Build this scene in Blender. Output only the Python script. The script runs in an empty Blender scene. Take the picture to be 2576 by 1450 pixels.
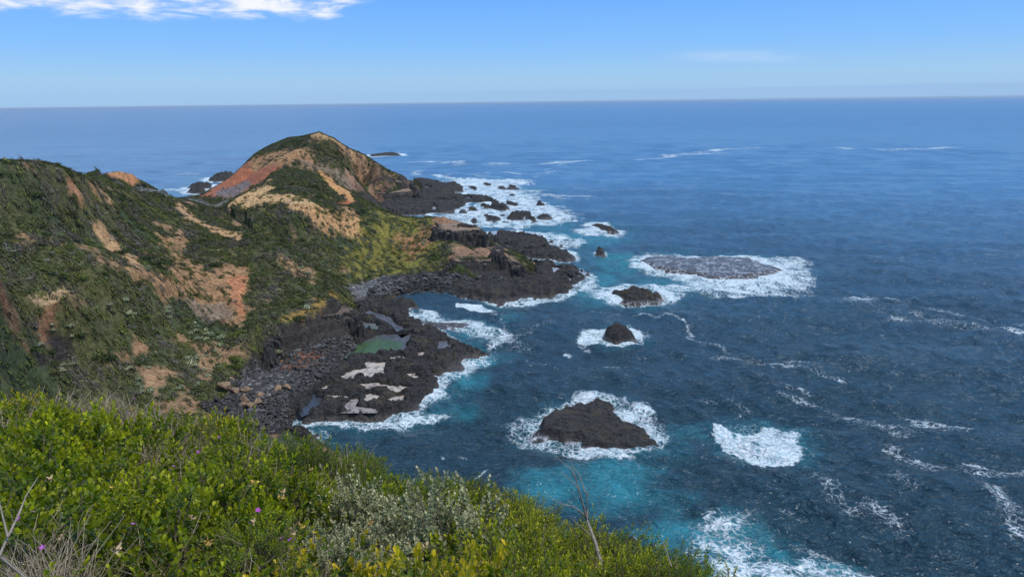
import bpy, math, random
import numpy as np

# ------------------------------------------------------------------ camera, sky, sun, exposure
EYE = 70.0                      # lookout height above the sea, metres
FPX, PITCH, ROLL = 1787.0, math.radians(14.7), math.radians(-0.71)
PW, PH = 2576, 1450             # the photograph's frame in survey pixels
scene = bpy.context.scene
COL = scene.collection
cam_data = bpy.data.cameras.new('camera')
cam_data.sensor_width = 36.0
cam_data.lens = 36.0 * FPX / PW
cam_data.clip_start = 0.1
cam_data.clip_end = 120000.0
cam = bpy.data.objects.new('camera', cam_data)
COL.objects.link(cam)
from mathutils import Matrix
cam.matrix_world = (Matrix.Translation((0, 0, EYE)) @ Matrix.Rotation(math.pi / 2 - PITCH, 4, 'X')
                    @ Matrix.Rotation(ROLL, 4, 'Z'))
scene.camera = cam

SUN_EL, SUN_AZ = math.radians(62), math.radians(108)    # azimuth from +Y, negative = to the left
world = bpy.data.worlds.new('World')
scene.world = world
world.use_nodes = True
wn, wl = world.node_tree.nodes, world.node_tree.links
wn.clear()
w_out = wn.new('ShaderNodeOutputWorld')
w_bg = wn.new('ShaderNodeBackground')
w_sky = wn.new('ShaderNodeTexSky')
w_sky.sky_type = 'NISHITA'
w_sky.sun_disc = False
w_sky.sun_elevation = SUN_EL
w_sky.sun_rotation = SUN_AZ
w_sky.altitude = 50
w_sky.air_density = 1.0
w_sky.dust_density = 0.6
w_sky.ozone_density = 2.0
w_bg.inputs['Strength'].default_value = 0.10
wl.new(w_bg.outputs[0], w_out.inputs[0])


class NT:
    """small helper for building node graphs"""
    def __init__(s, tree):
        s.t = tree; s.n = tree.nodes; s.l = tree.links

    def _in(s, sock, v):
        if v is None:
            return
        if hasattr(v, 'is_output') or isinstance(v, bpy.types.NodeSocket):
            s.l.new(v, sock)
        else:
            if sock.type == 'RGBA' and not isinstance(v, (int, float)) and len(v) == 3:
                v = (*v, 1)
            sock.default_value = v

    def math(s, op, a, b=None, c=None, clamp=False):
        n = s.n.new('ShaderNodeMath'); n.operation = op; n.use_clamp = clamp
        for i, v in enumerate((a, b, c)):
            s._in(n.inputs[i], v)
        return n.outputs[0]

    def ramp(s, v, a, b, lo=0.0, hi=1.0, smooth=True):
        n = s.n.new('ShaderNodeMapRange'); n.interpolation_type = 'SMOOTHSTEP' if smooth else 'LINEAR'
        for k, x in zip(('Value', 'From Min', 'From Max', 'To Min', 'To Max'), (v, a, b, lo, hi)):
            s._in(n.inputs[k], x)
        return n.outputs[0]

    def noise(s, vec, scale, detail=3, rough=0.5, dist=0.0, dim='3D', out='Fac'):
        n = s.n.new('ShaderNodeTexNoise'); n.noise_dimensions = dim
        s._in(n.inputs['Vector'], vec); s._in(n.inputs['Scale'], scale)
        n.inputs['Detail'].default_value = detail; n.inputs['Roughness'].default_value = rough
        n.inputs['Distortion'].default_value = dist
        return n.outputs[out]

    def voro(s, vec, scale, feature='F1', out='Distance', rand=1.0):
        n = s.n.new('ShaderNodeTexVoronoi'); n.feature = feature
        s._in(n.inputs['Vector'], vec); s._in(n.inputs['Scale'], scale)
        n.inputs['Randomness'].default_value = rand
        return n.outputs[out]

    def mix(s, f, a, b, blend='MIX'):
        n = s.n.new('ShaderNodeMix'); n.data_type = 'RGBA'; n.blend_type = blend
        s._in(n.inputs[0], f); s._in(n.inputs[6], a); s._in(n.inputs[7], b)
        return n.outputs[2]

    def map(s, vec, scale=(1, 1, 1), rot=(0, 0, 0), loc=(0, 0, 0)):
        n = s.n.new('ShaderNodeMapping'); s._in(n.inputs['Vector'], vec)
        n.inputs['Scale'].default_value = scale; n.inputs['Rotation'].default_value = rot
        n.inputs['Location'].default_value = loc
        return n.outputs[0]

    def attr(s, name, out='Fac'):
        n = s.n.new('ShaderNodeAttribute'); n.attribute_name = name
        return n.outputs[out]

    def coord(s, out='Object'):
        return s.n.new('ShaderNodeTexCoord').outputs[out]

    def pos(s):
        return s.n.new('ShaderNodeNewGeometry').outputs['Position']

    def vmath(s, op, a, b=None, scale=None):
        n = s.n.new('ShaderNodeVectorMath'); n.operation = op
        s._in(n.inputs[0], a)
        if b is not None: s._in(n.inputs[1], b)
        if scale is not None: s._in(n.inputs['Scale'], scale)
        return n.outputs['Value'] if op in ('LENGTH', 'DISTANCE', 'DOT_PRODUCT') else n.outputs[0]

    def sep(s, v):
        n = s.n.new('ShaderNodeSeparateXYZ'); s._in(n.inputs[0], v); return n.outputs

    def comb(s, x, y, z):
        n = s.n.new('ShaderNodeCombineXYZ')
        for i, v in enumerate((x, y, z)): s._in(n.inputs[i], v)
        return n.outputs[0]

    def bump(s, h, strength=1.0, dist=0.1, normal=None):
        n = s.n.new('ShaderNodeBump'); s._in(n.inputs['Height'], h)
        n.inputs['Strength'].default_value = strength; s._in(n.inputs['Distance'], dist)
        if normal is not None: s._in(n.inputs['Normal'], normal)
        return n.outputs[0]


# clouds: a high cumulus bank over the left of the view and thin wisps, mapped on a plane far overhead
W = NT(world.node_tree)
wd = W.coord('Generated')
wx, wy, wz = W.sep(wd)
zc = W.math('MAXIMUM', wz, 0.012)
az = W.math('ARCTAN2', wx, wy)                     # radians from +Y, positive right
el = W.math('ARCSINE', wz)
v_ang = W.comb(W.math('MULTIPLY', az, 0.62), W.math('MULTIPLY', el, 2.6), 0.0)
n_big = W.noise(v_ang, 9.0, 4, 0.55)
n_fine = W.noise(v_ang, 30.0, 8, 0.58, .4)
# ragged lower edge of the bank (angles in radians)
edge = W.math('ADD', W.math('MULTIPLY', W.math('SUBTRACT', n_big, 0.5), 0.035),
              W.math('MULTIPLY', W.math('SUBTRACT', n_fine, 0.5), 0.030))
azs = W.math('ADD', az, 0.28)
line = W.math('ADD', 0.1045, W.math('ADD', W.math('MULTIPLY', W.math('MINIMUM', azs, 0.0), 0.012), W.math('MULTIPLY', W.math('MAXIMUM', azs, 0.0), 0.17)))
band_lo = W.math('SUBTRACT', W.math('ADD', el, edge), line)
m1 = W.ramp(band_lo, -0.004, 0.014)
m_side = W.ramp(W.math('ADD', az, W.math('MULTIPLY', n_big, 0.12)), -0.16, -0.105, 1, 0)
m_top = W.ramp(W.math('ADD', el, edge), 0.22, 0.5, 1, 0.15)
m_wide = W.ramp(W.math('ADD', az, W.math('MULTIPLY', n_big, 0.3)), -0.7, 0.5, .7, 0)
hi_ = W.ramp(el, .135, .20)
m_side = W.math('ADD', W.math('MULTIPLY', m_side, W.math('SUBTRACT', 1.0, hi_)), W.math('MULTIPLY', m_wide, hi_))
m1 = W.math('MULTIPLY', W.math('MULTIPLY', m1, m_side), m_top)
m1 = W.math('MULTIPLY', m1, W.ramp(n_fine, 0.33, 0.62, 0.10, 1.0))
# scattered clouds higher up, out of frame (they light the scene and show in reflections)
v_pl = W.comb(W.math('DIVIDE', wx, zc), W.math('DIVIDE', wy, zc), 0.0)
n_pl = W.noise(v_pl, 0.9, 6, 0.58)
m2 = W.math('MULTIPLY', W.ramp(n_pl, 0.50, 0.66), W.ramp(wz, 0.30, 0.5))
# thin wisp on the right, low grey bank on the horizon
n_w = W.noise(W.comb(W.math('MULTIPLY', az, 6), W.math('MULTIPLY', el, 60), 0.3), 1.0, 5, 0.6)
wisp = W.math('MULTIPLY', W.ramp(W.math('ABSOLUTE', W.math('SUBTRACT', W.math('ADD', el, W.math('MULTIPLY', az, 0.03)), 0.062)), 0.0, 0.012, 1, 0),
              W.ramp(W.math('ABSOLUTE', W.math('SUBTRACT', az, 0.30)), 0.02, 0.11, 1, 0))
wisp = W.math('MULTIPLY', W.math('MULTIPLY', wisp, W.ramp(n_w, 0.35, 0.7)), 0.2)
cl = W.math('MAXIMUM', W.math('MAXIMUM', m1, W.math('MULTIPLY', m2, 0.85)), wisp)
bank_edge = W.math('ADD', 0.0145, W.math('MULTIPLY', W.math('SUBTRACT', n_w, 0.5), 0.006))
bank = W.math('MULTIPLY', W.ramp(W.math('SUBTRACT', el, bank_edge), -0.0015, 0.0015, 1, 0), W.ramp(az, -.5, .35, .15, .62))
grad = W.n.new('ShaderNodeValToRGB')
W._in(grad.inputs[0], W.math('DIVIDE', el, 1.5708))
cr_ = grad.color_ramp
for i_, (p_, c_) in enumerate([(0.0, (3.5, 5.5, 7.9)), (0.022, (2.9, 5.5, 8.7)), (0.045, (1.95, 4.9, 9.7)), (0.085, (1.2, 4.0, 9.9)), (0.2, (1.5, 4.2, 9.2)), (0.5, (1.5, 3.8, 8.2)), (1.0, (1.4, 3.2, 7.0))]):
    e_ = cr_.elements[i_] if i_ < 2 else cr_.elements.new(p_)
    e_.position = p_
    e_.color = tuple(x / 10 for x in c_) + (1,)
gr10 = W.vmath('SCALE', grad.outputs[0], scale=8.6)
hs_out = W.mix(W.ramp(el, 0.002, 0.03, 1.0, 0.85), w_sky.outputs[0], gr10)
shade = W.ramp(n_fine, 0.3, 0.7, 0.80, 1.0)
ccol = W.mix(shade, (4.0, 4.6, 5.8, 1), (7.6, 7.8, 8.2, 1))
sky1 = W.mix(bank, hs_out, (2.6, 4.1, 6.4, 1))
sky2 = W.mix(cl, sky1, ccol)
wl.new(sky2, w_bg.inputs['Color'])

sun_d = bpy.data.lights.new('sun', 'SUN')
sun_d.energy = 2.6
sun_d.angle = math.radians(7.0)
sun_d.color = (1.0, 0.95, 0.87)
sun = bpy.data.objects.new('sun', sun_d)
COL.objects.link(sun)
from mathutils import Vector
sdir = Vector((math.sin(SUN_AZ) * math.cos(SUN_EL), math.cos(SUN_AZ) * math.cos(SUN_EL), math.sin(SUN_EL)))
sun.rotation_euler = sdir.to_track_quat('Z', 'Y').to_euler()

scene.view_settings.view_transform = 'Standard'
scene.view_settings.look = 'None'
scene.view_settings.exposure = 0.3
scene.view_settings.gamma = 1.0
scene.view_settings.use_curve_mapping = False

HAZE = 3.2e-5
rng = np.random.default_rng(7)
random.seed(7)

# ------------------------------------------------------------------ survey helpers
_R = np.array(cam.matrix_world.to_3x3())


def ray(u, v):
    u = np.asarray(u, float); v = np.asarray(v, float)
    d = np.stack([(u - PW / 2) / FPX, -(v - PH / 2) / FPX, -np.ones_like(u)], -1)
    return d @ _R.T


def at(u, v, z=0.0):
    d = ray(u, v)
    t = (z - EYE) / d[..., 2]
    return np.stack([d[..., 0] * t, d[..., 1] * t], -1)


def hash2(ix, iy, seed):
    n = (ix.astype(np.int64) * 374761393 + iy.astype(np.int64) * 668265263 + seed * 2147483647) & 0xffffffff
    n = ((n ^ (n >> 13)) * 1274126177) & 0xffffffff
    n = n ^ (n >> 16)
    return (n & 0xffff) / 65535.0


def gnoise(x, y, seed=0):
    """gradient noise, about -0.7..0.7"""
    ix, iy = np.floor(x), np.floor(y)
    fx, fy = x - ix, y - iy
    ux, uy = fx * fx * fx * (fx * (fx * 6 - 15) + 10), fy * fy * fy * (fy * (fy * 6 - 15) + 10)
    def g(dx, dy):
        a = hash2(ix + dx, iy + dy, seed) * 2 * np.pi
        return np.cos(a) * (fx - dx) + np.sin(a) * (fy - dy)
    return (g(0, 0) * (1 - ux) + g(1, 0) * ux) * (1 - uy) + (g(0, 1) * (1 - ux) + g(1, 1) * ux) * uy


def fbm(x, y, octaves=4, seed=0, gain=0.5, lac=2.03, ridged=False):
    s = 0.0; a = 1.0; tot = 0.0
    for o in range(octaves):
        n = gnoise(x, y, seed + o * 17) * 1.5
        if ridged: n = 1 - 2 * np.abs(n)
        s = s + a * n; tot += a
        a *= gain; x = x * lac + 13.7; y = y * lac - 7.1
    return s / tot


def vor(x, y, seed=0):
    """F1, F2-F1 and a random id of a cellular pattern"""
    ix, iy = np.floor(x), np.floor(y)
    f1 = np.full(x.shape, 9.0); f2 = np.full(x.shape, 9.0); idv = np.zeros(x.shape)
    for dx in (-1, 0, 1):
        for dy in (-1, 0, 1):
            cx = ix + dx + hash2(ix + dx, iy + dy, seed)
            cy = iy + dy + hash2(ix + dx, iy + dy, seed + 5)
            d = np.hypot(cx - x, cy - y)
            h = hash2(ix + dx, iy + dy, seed + 9)
            m = d < f1
            f2 = np.where(m, f1, np.minimum(f2, d))
            idv = np.where(m, h, idv)
            f1 = np.where(m, d, f1)
    return f1, f2 - f1, idv


def sdist(px, py, poly):
    """signed distance to a closed polygon, positive inside"""
    poly = np.asarray(poly, float)
    best = np.full(px.shape, 1e18)
    inside = np.zeros(px.shape, bool)
    n = len(poly)
    for i in range(n):
        x0, y0 = poly[i]; x1, y1 = poly[(i + 1) % n]
        dx, dy = x1 - x0, y1 - y0
        L = dx * dx + dy * dy + 1e-12
        t = np.clip(((px - x0) * dx + (py - y0) * dy) / L, 0, 1)
        best = np.minimum(best, (px - x0 - t * dx) ** 2 + (py - y0 - t * dy) ** 2)
        if y0 != y1:
            c = ((y0 <= py) != (y1 <= py)) & (px < dx * (py - y0) / (dy if dy else 1e-9) + x0)
            inside ^= c
    return np.where(inside, 1, -1) * np.sqrt(best)


def ldist(px, py, line):
    """distance to an open polyline"""
    line = np.asarray(line, float)
    best = np.full(px.shape, 1e18)
    for (x0, y0), (x1, y1) in zip(line[:-1], line[1:]):
        dx, dy = x1 - x0, y1 - y0
        t = np.clip(((px - x0) * dx + (py - y0) * dy) / (dx * dx + dy * dy + 1e-12), 0, 1)
        best = np.minimum(best, (px - x0 - t * dx) ** 2 + (py - y0 - t * dy) ** 2)
    return np.sqrt(best)


def sstep(x, a, b):
    t = np.clip((x - a) / (b - a), 0, 1)
    return t * t * (3 - 2 * t)


# ------------------------------------------------------------------ object helpers
def tag(o, label=None, cat=None, group=None, kind=None):
    if label: o['label'] = label
    if cat: o['category'] = cat
    if group: o['group'] = group
    if kind: o['kind'] = kind
    return o


def mesh_np(name, verts, faces, mat=None, smooth=False, attrs=None, parent=None, link=True):
    """verts (n,3), faces (m,k) all of one size or a list of such arrays"""
    me = bpy.data.meshes.new(name)
    verts = np.asarray(verts, np.float32)
    fl = faces if isinstance(faces, list) and isinstance(faces[0], np.ndarray) else [np.array(faces)]
    fl = [np.asarray(f, np.int32) for f in fl if len(f)]
    me.vertices.add(len(verts))
    me.vertices.foreach_set('co', verts.ravel())
    idx = np.concatenate([f.ravel() for f in fl])
    cnt = np.concatenate([np.full(len(f), f.shape[1], np.int32) for f in fl])
    me.loops.add(len(idx)); me.loops.foreach_set('vertex_index', idx)
    me.polygons.add(len(cnt))
    me.polygons.foreach_set('loop_start', np.concatenate([[0], np.cumsum(cnt)[:-1]]).astype(np.int32))
    me.polygons.foreach_set('loop_total', cnt)
    me.polygons.foreach_set('use_smooth', np.full(len(cnt), smooth))
    me.update(calc_edges=True)
    for k, a in (attrs or {}).items():
        a = np.asarray(a, np.float32)
        if a.ndim == 1:
            at_ = me.attributes.new(k, 'FLOAT', 'POINT'); at_.data.foreach_set('value', a)
        else:
            if a.shape[1] == 3: a = np.concatenate([a, np.ones((len(a), 1), np.float32)], 1)
            at_ = me.attributes.new(k, 'FLOAT_COLOR', 'POINT'); at_.data.foreach_set('color', a.ravel())
    if mat is not None: me.materials.append(mat)
    o = bpy.data.objects.new(name, me)
    if link: COL.objects.link(o)
    if parent is not None: o.parent = parent
    return o


def grid_faces(nr, nc, keep=None):
    i = np.arange(nr - 1)[:, None] * nc + np.arange(nc - 1)[None, :]
    f = np.stack([i, i + 1, i + nc + 1, i + nc], -1).reshape(-1, 4)
    if keep is not None:
        k = keep.ravel()
        f = f[k[f].any(1)]
    return f


def compact(verts, faces, attrs):
    used = np.zeros(len(verts), bool); used[faces.ravel()] = True
    m = np.cumsum(used) - 1
    return verts[used], m[faces], {k: a[used] for k, a in attrs.items()}


def material(name, rough=0.8):
    m = bpy.data.materials.new(name); m.use_nodes = True
    t = m.node_tree; t.nodes.clear()
    out = t.nodes.new('ShaderNodeOutputMaterial'); b = t.nodes.new('ShaderNodeBsdfPrincipled')
    t.links.new(b.outputs[0], out.inputs[0])
    b.inputs['Roughness'].default_value = rough
    g = NT(t); g.b = b; g.out = out
    return m, g
# ------------------------------------------------------------------ terrain: surveyed heights, thin-plate interpolation
# (u, v, z): a point seen in the survey frame and its height; ('w', x, y, z): a point out of sight
CTL = [
 # far hill
 (803,330,48),(758,341,46),(726,344,45),(676,365,40),(643,385,35),(601,422,26.5),(576,445,20.5),(543,465,14),(508,487,8),
 (841,347,45),(876,370,39.5),(918,388,33),(946,407,28),(976,426,22),(1013,440,17),(1028,450,13.2),
 (800,370,42),(760,385,37),(800,400,34.5),(720,390,37.5),(850,410,31),(850,430,25.5),(900,435,20),(690,400,33),(640,420,26),(620,450,19),(580,470,12.5),
 (938,453,13),(985,449,13.2),(900,458,14),(951,474,7.5),(1000,474,7.5),(1046,472,7.5),
 (963,513,2.5),(1010,503,2.6),(1052,490,2.5),(930,505,3),
 ('w',-200,690,22),('w',-170,700,20),('w',-140,680,20),('w',-230,660,12),('w',-95,640,9),('w',-180,735,4),('w',-110,680,4),('w',-250,620,5),
 # second hill
 (740,420,37),(715,424,36.6),(771,431,35.6),(821,446,33),(876,476,27),(938,511,21),(1001,541,18.2),(1061,546,17.5),(1100,544,18.5),
 (688,431,34.5),(666,456,31.5),(638,471,30),(591,496,27.5),(560,518,26.5),
 (740,445,35),(700,480,31),(760,480,31),(820,500,28),(880,530,24),(700,520,28),(640,500,29),(630,530,27),(780,540,25.5),
 (940,560,19),(1000,570,16),(1060,580,14.5),
 ('w',-120,432,24),('w',-150,440,18),('w',-95,420,19),('w',-85,412,14),('w',-60,392,9),('w',-48,382,7),('w',-170,420,16),('w',-100,450,10),
 # saddle and amphitheatre behind the near spur
 (650,545,25.5),(720,580,20),(800,590,17.5),(880,600,14.5),(960,620,10),(850,640,11.5),(800,620,14.5),
 (900,680,4.6),(960,688,3.6),(1040,680,4),(860,690,6),(1050,640,8),(1100,620,11),(1110,680,4),
 (870,722,2.8),(1000,712,2.4),(1100,715,2.4),
 # headland with two lava bands
 (1130,548,19),(1165,556,19),(1200,567,17.5),(1150,566,17.2),(1100,572,16),('w',-9,296,10.5),('w',-24,296,13),
 (1115,592,14),(1165,618,10.5),(1190,621,10),(1222,606,10),
 ('w',-14,318,7),('w',-4,312,4),('w',-24,334,7),('w',-34,350,5),
 (1120,640,9),(1110,660,6.4),(1170,653,8.6),(1230,650,8),(1275,648,8),(1305,645,7.5),(1318,658,7),
 (1255,624,9),(1290,632,7.5),
 (1125,676,4.2),(1180,700,2.8),(1240,710,2.3),(1300,700,2.3),(1340,694,2.0),(1345,670,2.0),
 # left ridge, its skyline
 (-120,402,61),(0,396,58),(60,398,57),(110,402,56),(150,411,55),(185,425,52.5),(210,438,49.5),(250,443,46),(300,460,41.5),(350,472,37.5),(400,482,34),(440,492,31.5),(480,500,29.5),(520,516,27.5),
 ('w',-175,235,44),('w',-205,290,34),('w',-205,330,26),('w',-205,370,18),('w',-190,400,16),('w',-150,170,52),('w',-250,260,22),
 ('w',-230,420,8),('w',-265,330,10),('w',-215,460,10),
 # red bluff past the boardwalk
 (262,434,30),(300,428,30),(335,436,28),(352,452,25),(385,470,20),(408,480,15),(300,450,26),(345,470,20),
 ('w',-300,500,16),('w',-275,530,10),('w',-245,505,4),('w',-300,450,14),('w',-235,450,12),
 # near spur
 (558,530,26),(600,555,24.5),(650,585,22.5),(700,610,20),(760,642,16.5),(810,675,13),(850,705,10.8),(875,740,9.6),(884,766,9.2),
 ('w',-94,278,14),('w',-76,258,9),('w',-62,248,5),('w',-112,300,19),('w',-128,330,19),
 (830,745,10.2),(790,740,12),(800,785,9.3),(750,800,9.3),(880,774,9),(700,822,9.2),(660,850,8.5),(640,870,7.5),
 (896,830,2.8),(898,852,2.4),(860,862,2.6),(800,872,2.8),(740,885,3),(690,895,3.2),(655,900,4),(905,800,2.4),
 # face of the left hill
 (100,450,52),(200,490,45),(50,520,46),(150,560,40),(300,520,38),(400,540,32),(480,560,28),(560,600,23.5),(300,600,32),(400,620,26.5),
 (500,640,22.5),(600,670,19),(650,700,16.5),(700,700,15.5),(720,760,11.5),(650,760,12.5),(600,780,12),
 (0,620,39),(100,640,36.5),(200,660,33.5),(0,720,33),(80,750,30),(170,738,30),(240,715,29),(290,695,29),
 (60,790,27),(150,780,26),(220,760,26),(350,700,26.5),(420,690,24),(350,770,20.5),(450,760,17.5),(520,760,15),(500,700,20),
 (100,850,22),(170,860,20),(0,870,25),(250,830,20),(380,850,14),(500,850,10.5),(580,850,8.5),(620,800,10.5),
 (0,950,21),(100,950,17),(200,950,13.5),(300,960,10),(400,950,8),(500,930,6.2),(580,940,4),(640,910,4),
 (560,1000,3),(600,985,2.8),(650,1000,2.3),(700,950,2.4),(760,960,1.9),(820,900,2.0),(690,1060,1.6),(740,1010,1.7),(480,1010,4.5),
 # below the lookout, out of sight
 ('w',-80,125,5),('w',-100,110,12),('w',-60,120,6),('w',-45,110,8),('w',-70,90,24),('w',-40,80,26),('w',-15,80,20),('w',-20,100,6),
 ('w',10,70,20),('w',20,85,6),('w',30,70,8),('w',-30,60,40),('w',-70,60,42),('w',-110,80,40),('w',0,50,35),('w',30,50,12),('w',15,58,18),('w',-130,110,38),('w',-160,130,50),('w',50,50,4),
 ('w',-130,70,55),('w',-180,100,60),('w',-220,170,50),('w',-260,120,50),('w',-100,40,62),('w',-60,40,52),
]
_c = []
for c in CTL:
    if c[0] == 'w': _c.append(c[1:])
    else:
        p = at(c[0], c[1], c[2]); _c.append((p[0], p[1], c[2]))
CTLW = np.array(_c, float)


def tps_fit(P, z, lam=0.02):
    X = P / 100.0
    d2 = ((X[:, None] - X[None]) ** 2).sum(-1)
    K = 0.5 * d2 * np.log(d2 + 1e-12) + lam * 1e-2 * np.eye(len(X))
    A = np.concatenate([np.ones((len(X), 1)), X], 1)
    M = np.block([[K, A], [A.T, np.zeros((3, 3))]])
    return X, np.linalg.solve(M, np.concatenate([z, np.zeros(3)]))


_TX, _TW = tps_fit(CTLW[:, :2], CTLW[:, 2])


def tps(x, y):
    sh = x.shape
    q = np.stack([x.ravel(), y.ravel()], -1) / 100.0
    out = np.empty(len(q))
    for i in range(0, len(q), 20000):
        b = q[i:i + 20000]
        d2 = (b[:, :1] - _TX[:, 0]) ** 2 + (b[:, 1:] - _TX[:, 1]) ** 2
        out[i:i + 20000] = (0.5 * d2 * np.log(d2 + 1e-12)) @ _TW[:-3] + _TW[-3] + b @ _TW[-2:]
    return out.reshape(sh)


def pix(pts, z=0.0):
    a = np.array(pts, float)
    return at(a[:, 0], a[:, 1], z)


LAND = np.concatenate([
    [(60, 30), (34, 88), (14, 97), (-3, 106), (-20, 117), (-34, 129), (-45, 143)],
    pix([(700, 1085), (745, 1035), (800, 985), (850, 935), (890, 880), (915, 850), (912, 795), (893, 772),
         (935, 752), (1000, 740), (1080, 732), (1150, 738), (1200, 742), (1260, 730), (1350, 705), (1352, 662)]),
    pix([(1300, 640), (1262, 612), (1232, 596)], 2.0),
    [(-12, 322), (-30, 345), (-50, 372), (-60, 400), (-72, 440), (-84, 470)],
    pix([(963, 521), (1010, 508), (1062, 494), (1068, 476)]),
    [(-78, 600), (-90, 660), (-110, 705), (-180, 750), (-240, 700), (-262, 640), (-262, 590), (-250, 560), (-244, 540),
     (-242, 515), (-262, 545), (-320, 545), (-350, 500), (-330, 420), (-320, 330), (-330, 200), (-400, 100), (-400, -30), (60, -30)]])

# polar grid about the lookout: even detail at every distance
T_AZ = np.radians(np.arange(-62, 34, 0.105))
T_R = np.exp(np.arange(math.log(58), math.log(790), 0.0042))
RR, AA = np.meshgrid(T_R, T_AZ, indexing='ij')
TX, TY = RR * np.sin(AA), RR * np.cos(AA)
TZ = tps(TX, TY)
dl = sdist(TX, TY, LAND)
TZ = np.where(dl > 0, np.minimum(np.maximum(TZ, 1.6 + 0.3 * fbm(TX / 9, TY / 9, 3, 3)), 0.3 + dl * 1.2), np.maximum(-6, 0.3 + dl * 0.6))


# keep every crest at its surveyed sight line
def crest_clip(curve, rlo, rhi, clear, open_left=False, fade=0.0):
    global TZ
    cu = np.array(curve, float); d = ray(cu[:, 0], cu[:, 1]); h = np.hypot(d[:, 0], d[:, 1])
    a = np.arctan2(d[:, 0], d[:, 1]); tn = -d[:, 2] / h
    T = np.interp(T_AZ, a, tn)[None]
    lo = np.interp(T_AZ, a, np.interp(cu[:, 0], *rlo))[None]; hi = np.interp(T_AZ, a, np.interp(cu[:, 0], *rhi))[None]
    lim = EYE - RR * T - clear * np.clip(RR / 300, .5, 2)
    w = sstep(RR, lo - 10, lo) * (sstep(RR, hi + fade, hi) if fade else (RR < hi)) * (T_AZ[None] <= a[-1] + .002)
    if not open_left: w = w * (T_AZ[None] >= a[0] - .002)
    over = np.maximum(TZ - lim, 0) * w
    TZ = TZ - over


def clip_crests():
    SPUR_R = ([-200, 560, 600, 650, 760, 850, 884], [375, 375, 325, 298, 278, 258, 232])
    crest_clip([(425,499),(470,494),(508,488),(543,465),(576,445),(601,422),(643,385),(676,365),(726,344),(758,341),(803,330),(841,347),(876,370),(918,388),(946,407),(976,426),(1013,440),(1040,458)],
               ([400, 480, 520, 1100], [365, 365, 440, 440]), ([500, 1100], [900, 900]), .5)
    crest_clip([(440,502),(500,515),(560,522),(591,496),(638,471),(666,456),(688,431),(715,424),(740,420),(771,431),(821,446),(876,476),(938,511),(1001,541),(1061,546),(1110,541),(1160,553),(1200,562),(1225,575)],
               ([440, 560, 884, 1225], [352, 345, 255, 250]), ([500, 1100], [440, 385]), .6, False, 60.0)
    crest_clip([(-300,408),(0,398),(60,399),(110,403),(150,412),(185,426),(210,439),(250,444),(300,461),(350,473),(400,483),(440,493),(480,501),(520,517),(558,528),(600,554),(650,583),(700,606),(760,639),(810,673),(850,704),(875,738),(884,765)],
               ([-300, 900], [60, 60]), SPUR_R, 1.0, True)
    crest_clip([(255,440),(265,433),(300,428),(335,436),(352,452),(385,470),(412,483)], ([200, 500], [380, 380]), ([200, 500], [640, 640]), .4)


clip_crests()


def tz_at(x, y, Z=None):
    Z = TZ if Z is None else Z
    r = np.hypot(x, y); a = np.arctan2(x, y)
    i = np.clip((np.log(np.maximum(r, 1)) - math.log(58)) / 0.0042, 0, len(T_R) - 1.001)
    j = np.clip((a - T_AZ[0]) / (T_AZ[1] - T_AZ[0]), 0, len(T_AZ) - 1.001)
    i0, j0 = i.astype(int), j.astype(int); fi, fj = i - i0, j - j0
    if Z.ndim == 3: fi, fj = fi[..., None], fj[..., None]
    return (Z[i0, j0] * (1 - fi) + Z[i0 + 1, j0] * fi) * (1 - fj) + (Z[i0, j0 + 1] * (1 - fi) + Z[i0 + 1, j0 + 1] * fi) * fj


def hit(u, v):
    """where the survey's line of sight meets the terrain (or the sea)"""
    d = ray(u, v)
    h = math.hypot(d[0], d[1]); az_ = math.atan2(d[0], d[1])
    r = np.exp(np.arange(math.log(60), math.log(780), 0.0015))
    z = EYE + d[2] / h * r
    t = tz_at(r * math.sin(az_), r * math.cos(az_))
    k = np.nonzero((t > z) | (z < 0))[0]
    k = k[0] if len(k) else len(r) - 1
    return r[k] * math.sin(az_), r[k] * math.cos(az_)


def zone(pts):
    return np.array([hit(*p) for p in pts])


def cr(k, pts):
    """survey notes were taken on enlarged tiles: bring a tile's points back to the frame"""
    s, ox, oy = {2: (.25, 450.8, 289.8), 1: (.25, 0, 322), 3: (.2931, 0, 579.6), 4: (.3109, 515.2, 644), 5: (.2665, 966, 386.4),
                 'b': (.225, 966, 547.4), 'c': (.3, 1416.8, 579.6), 'd': (.3554, 1738.8, 322), 'e': (.4229, 1932, 837.2),
                 'f': (.1776, 1030.4, 386.4), 8: (.3784, 1288, 901.6), 'a': (.2265, 0, 676), 'p': (1, 0, 0)}[k]
    return [(ox + s * x, oy + s * y) for x, y in pts]


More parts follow.
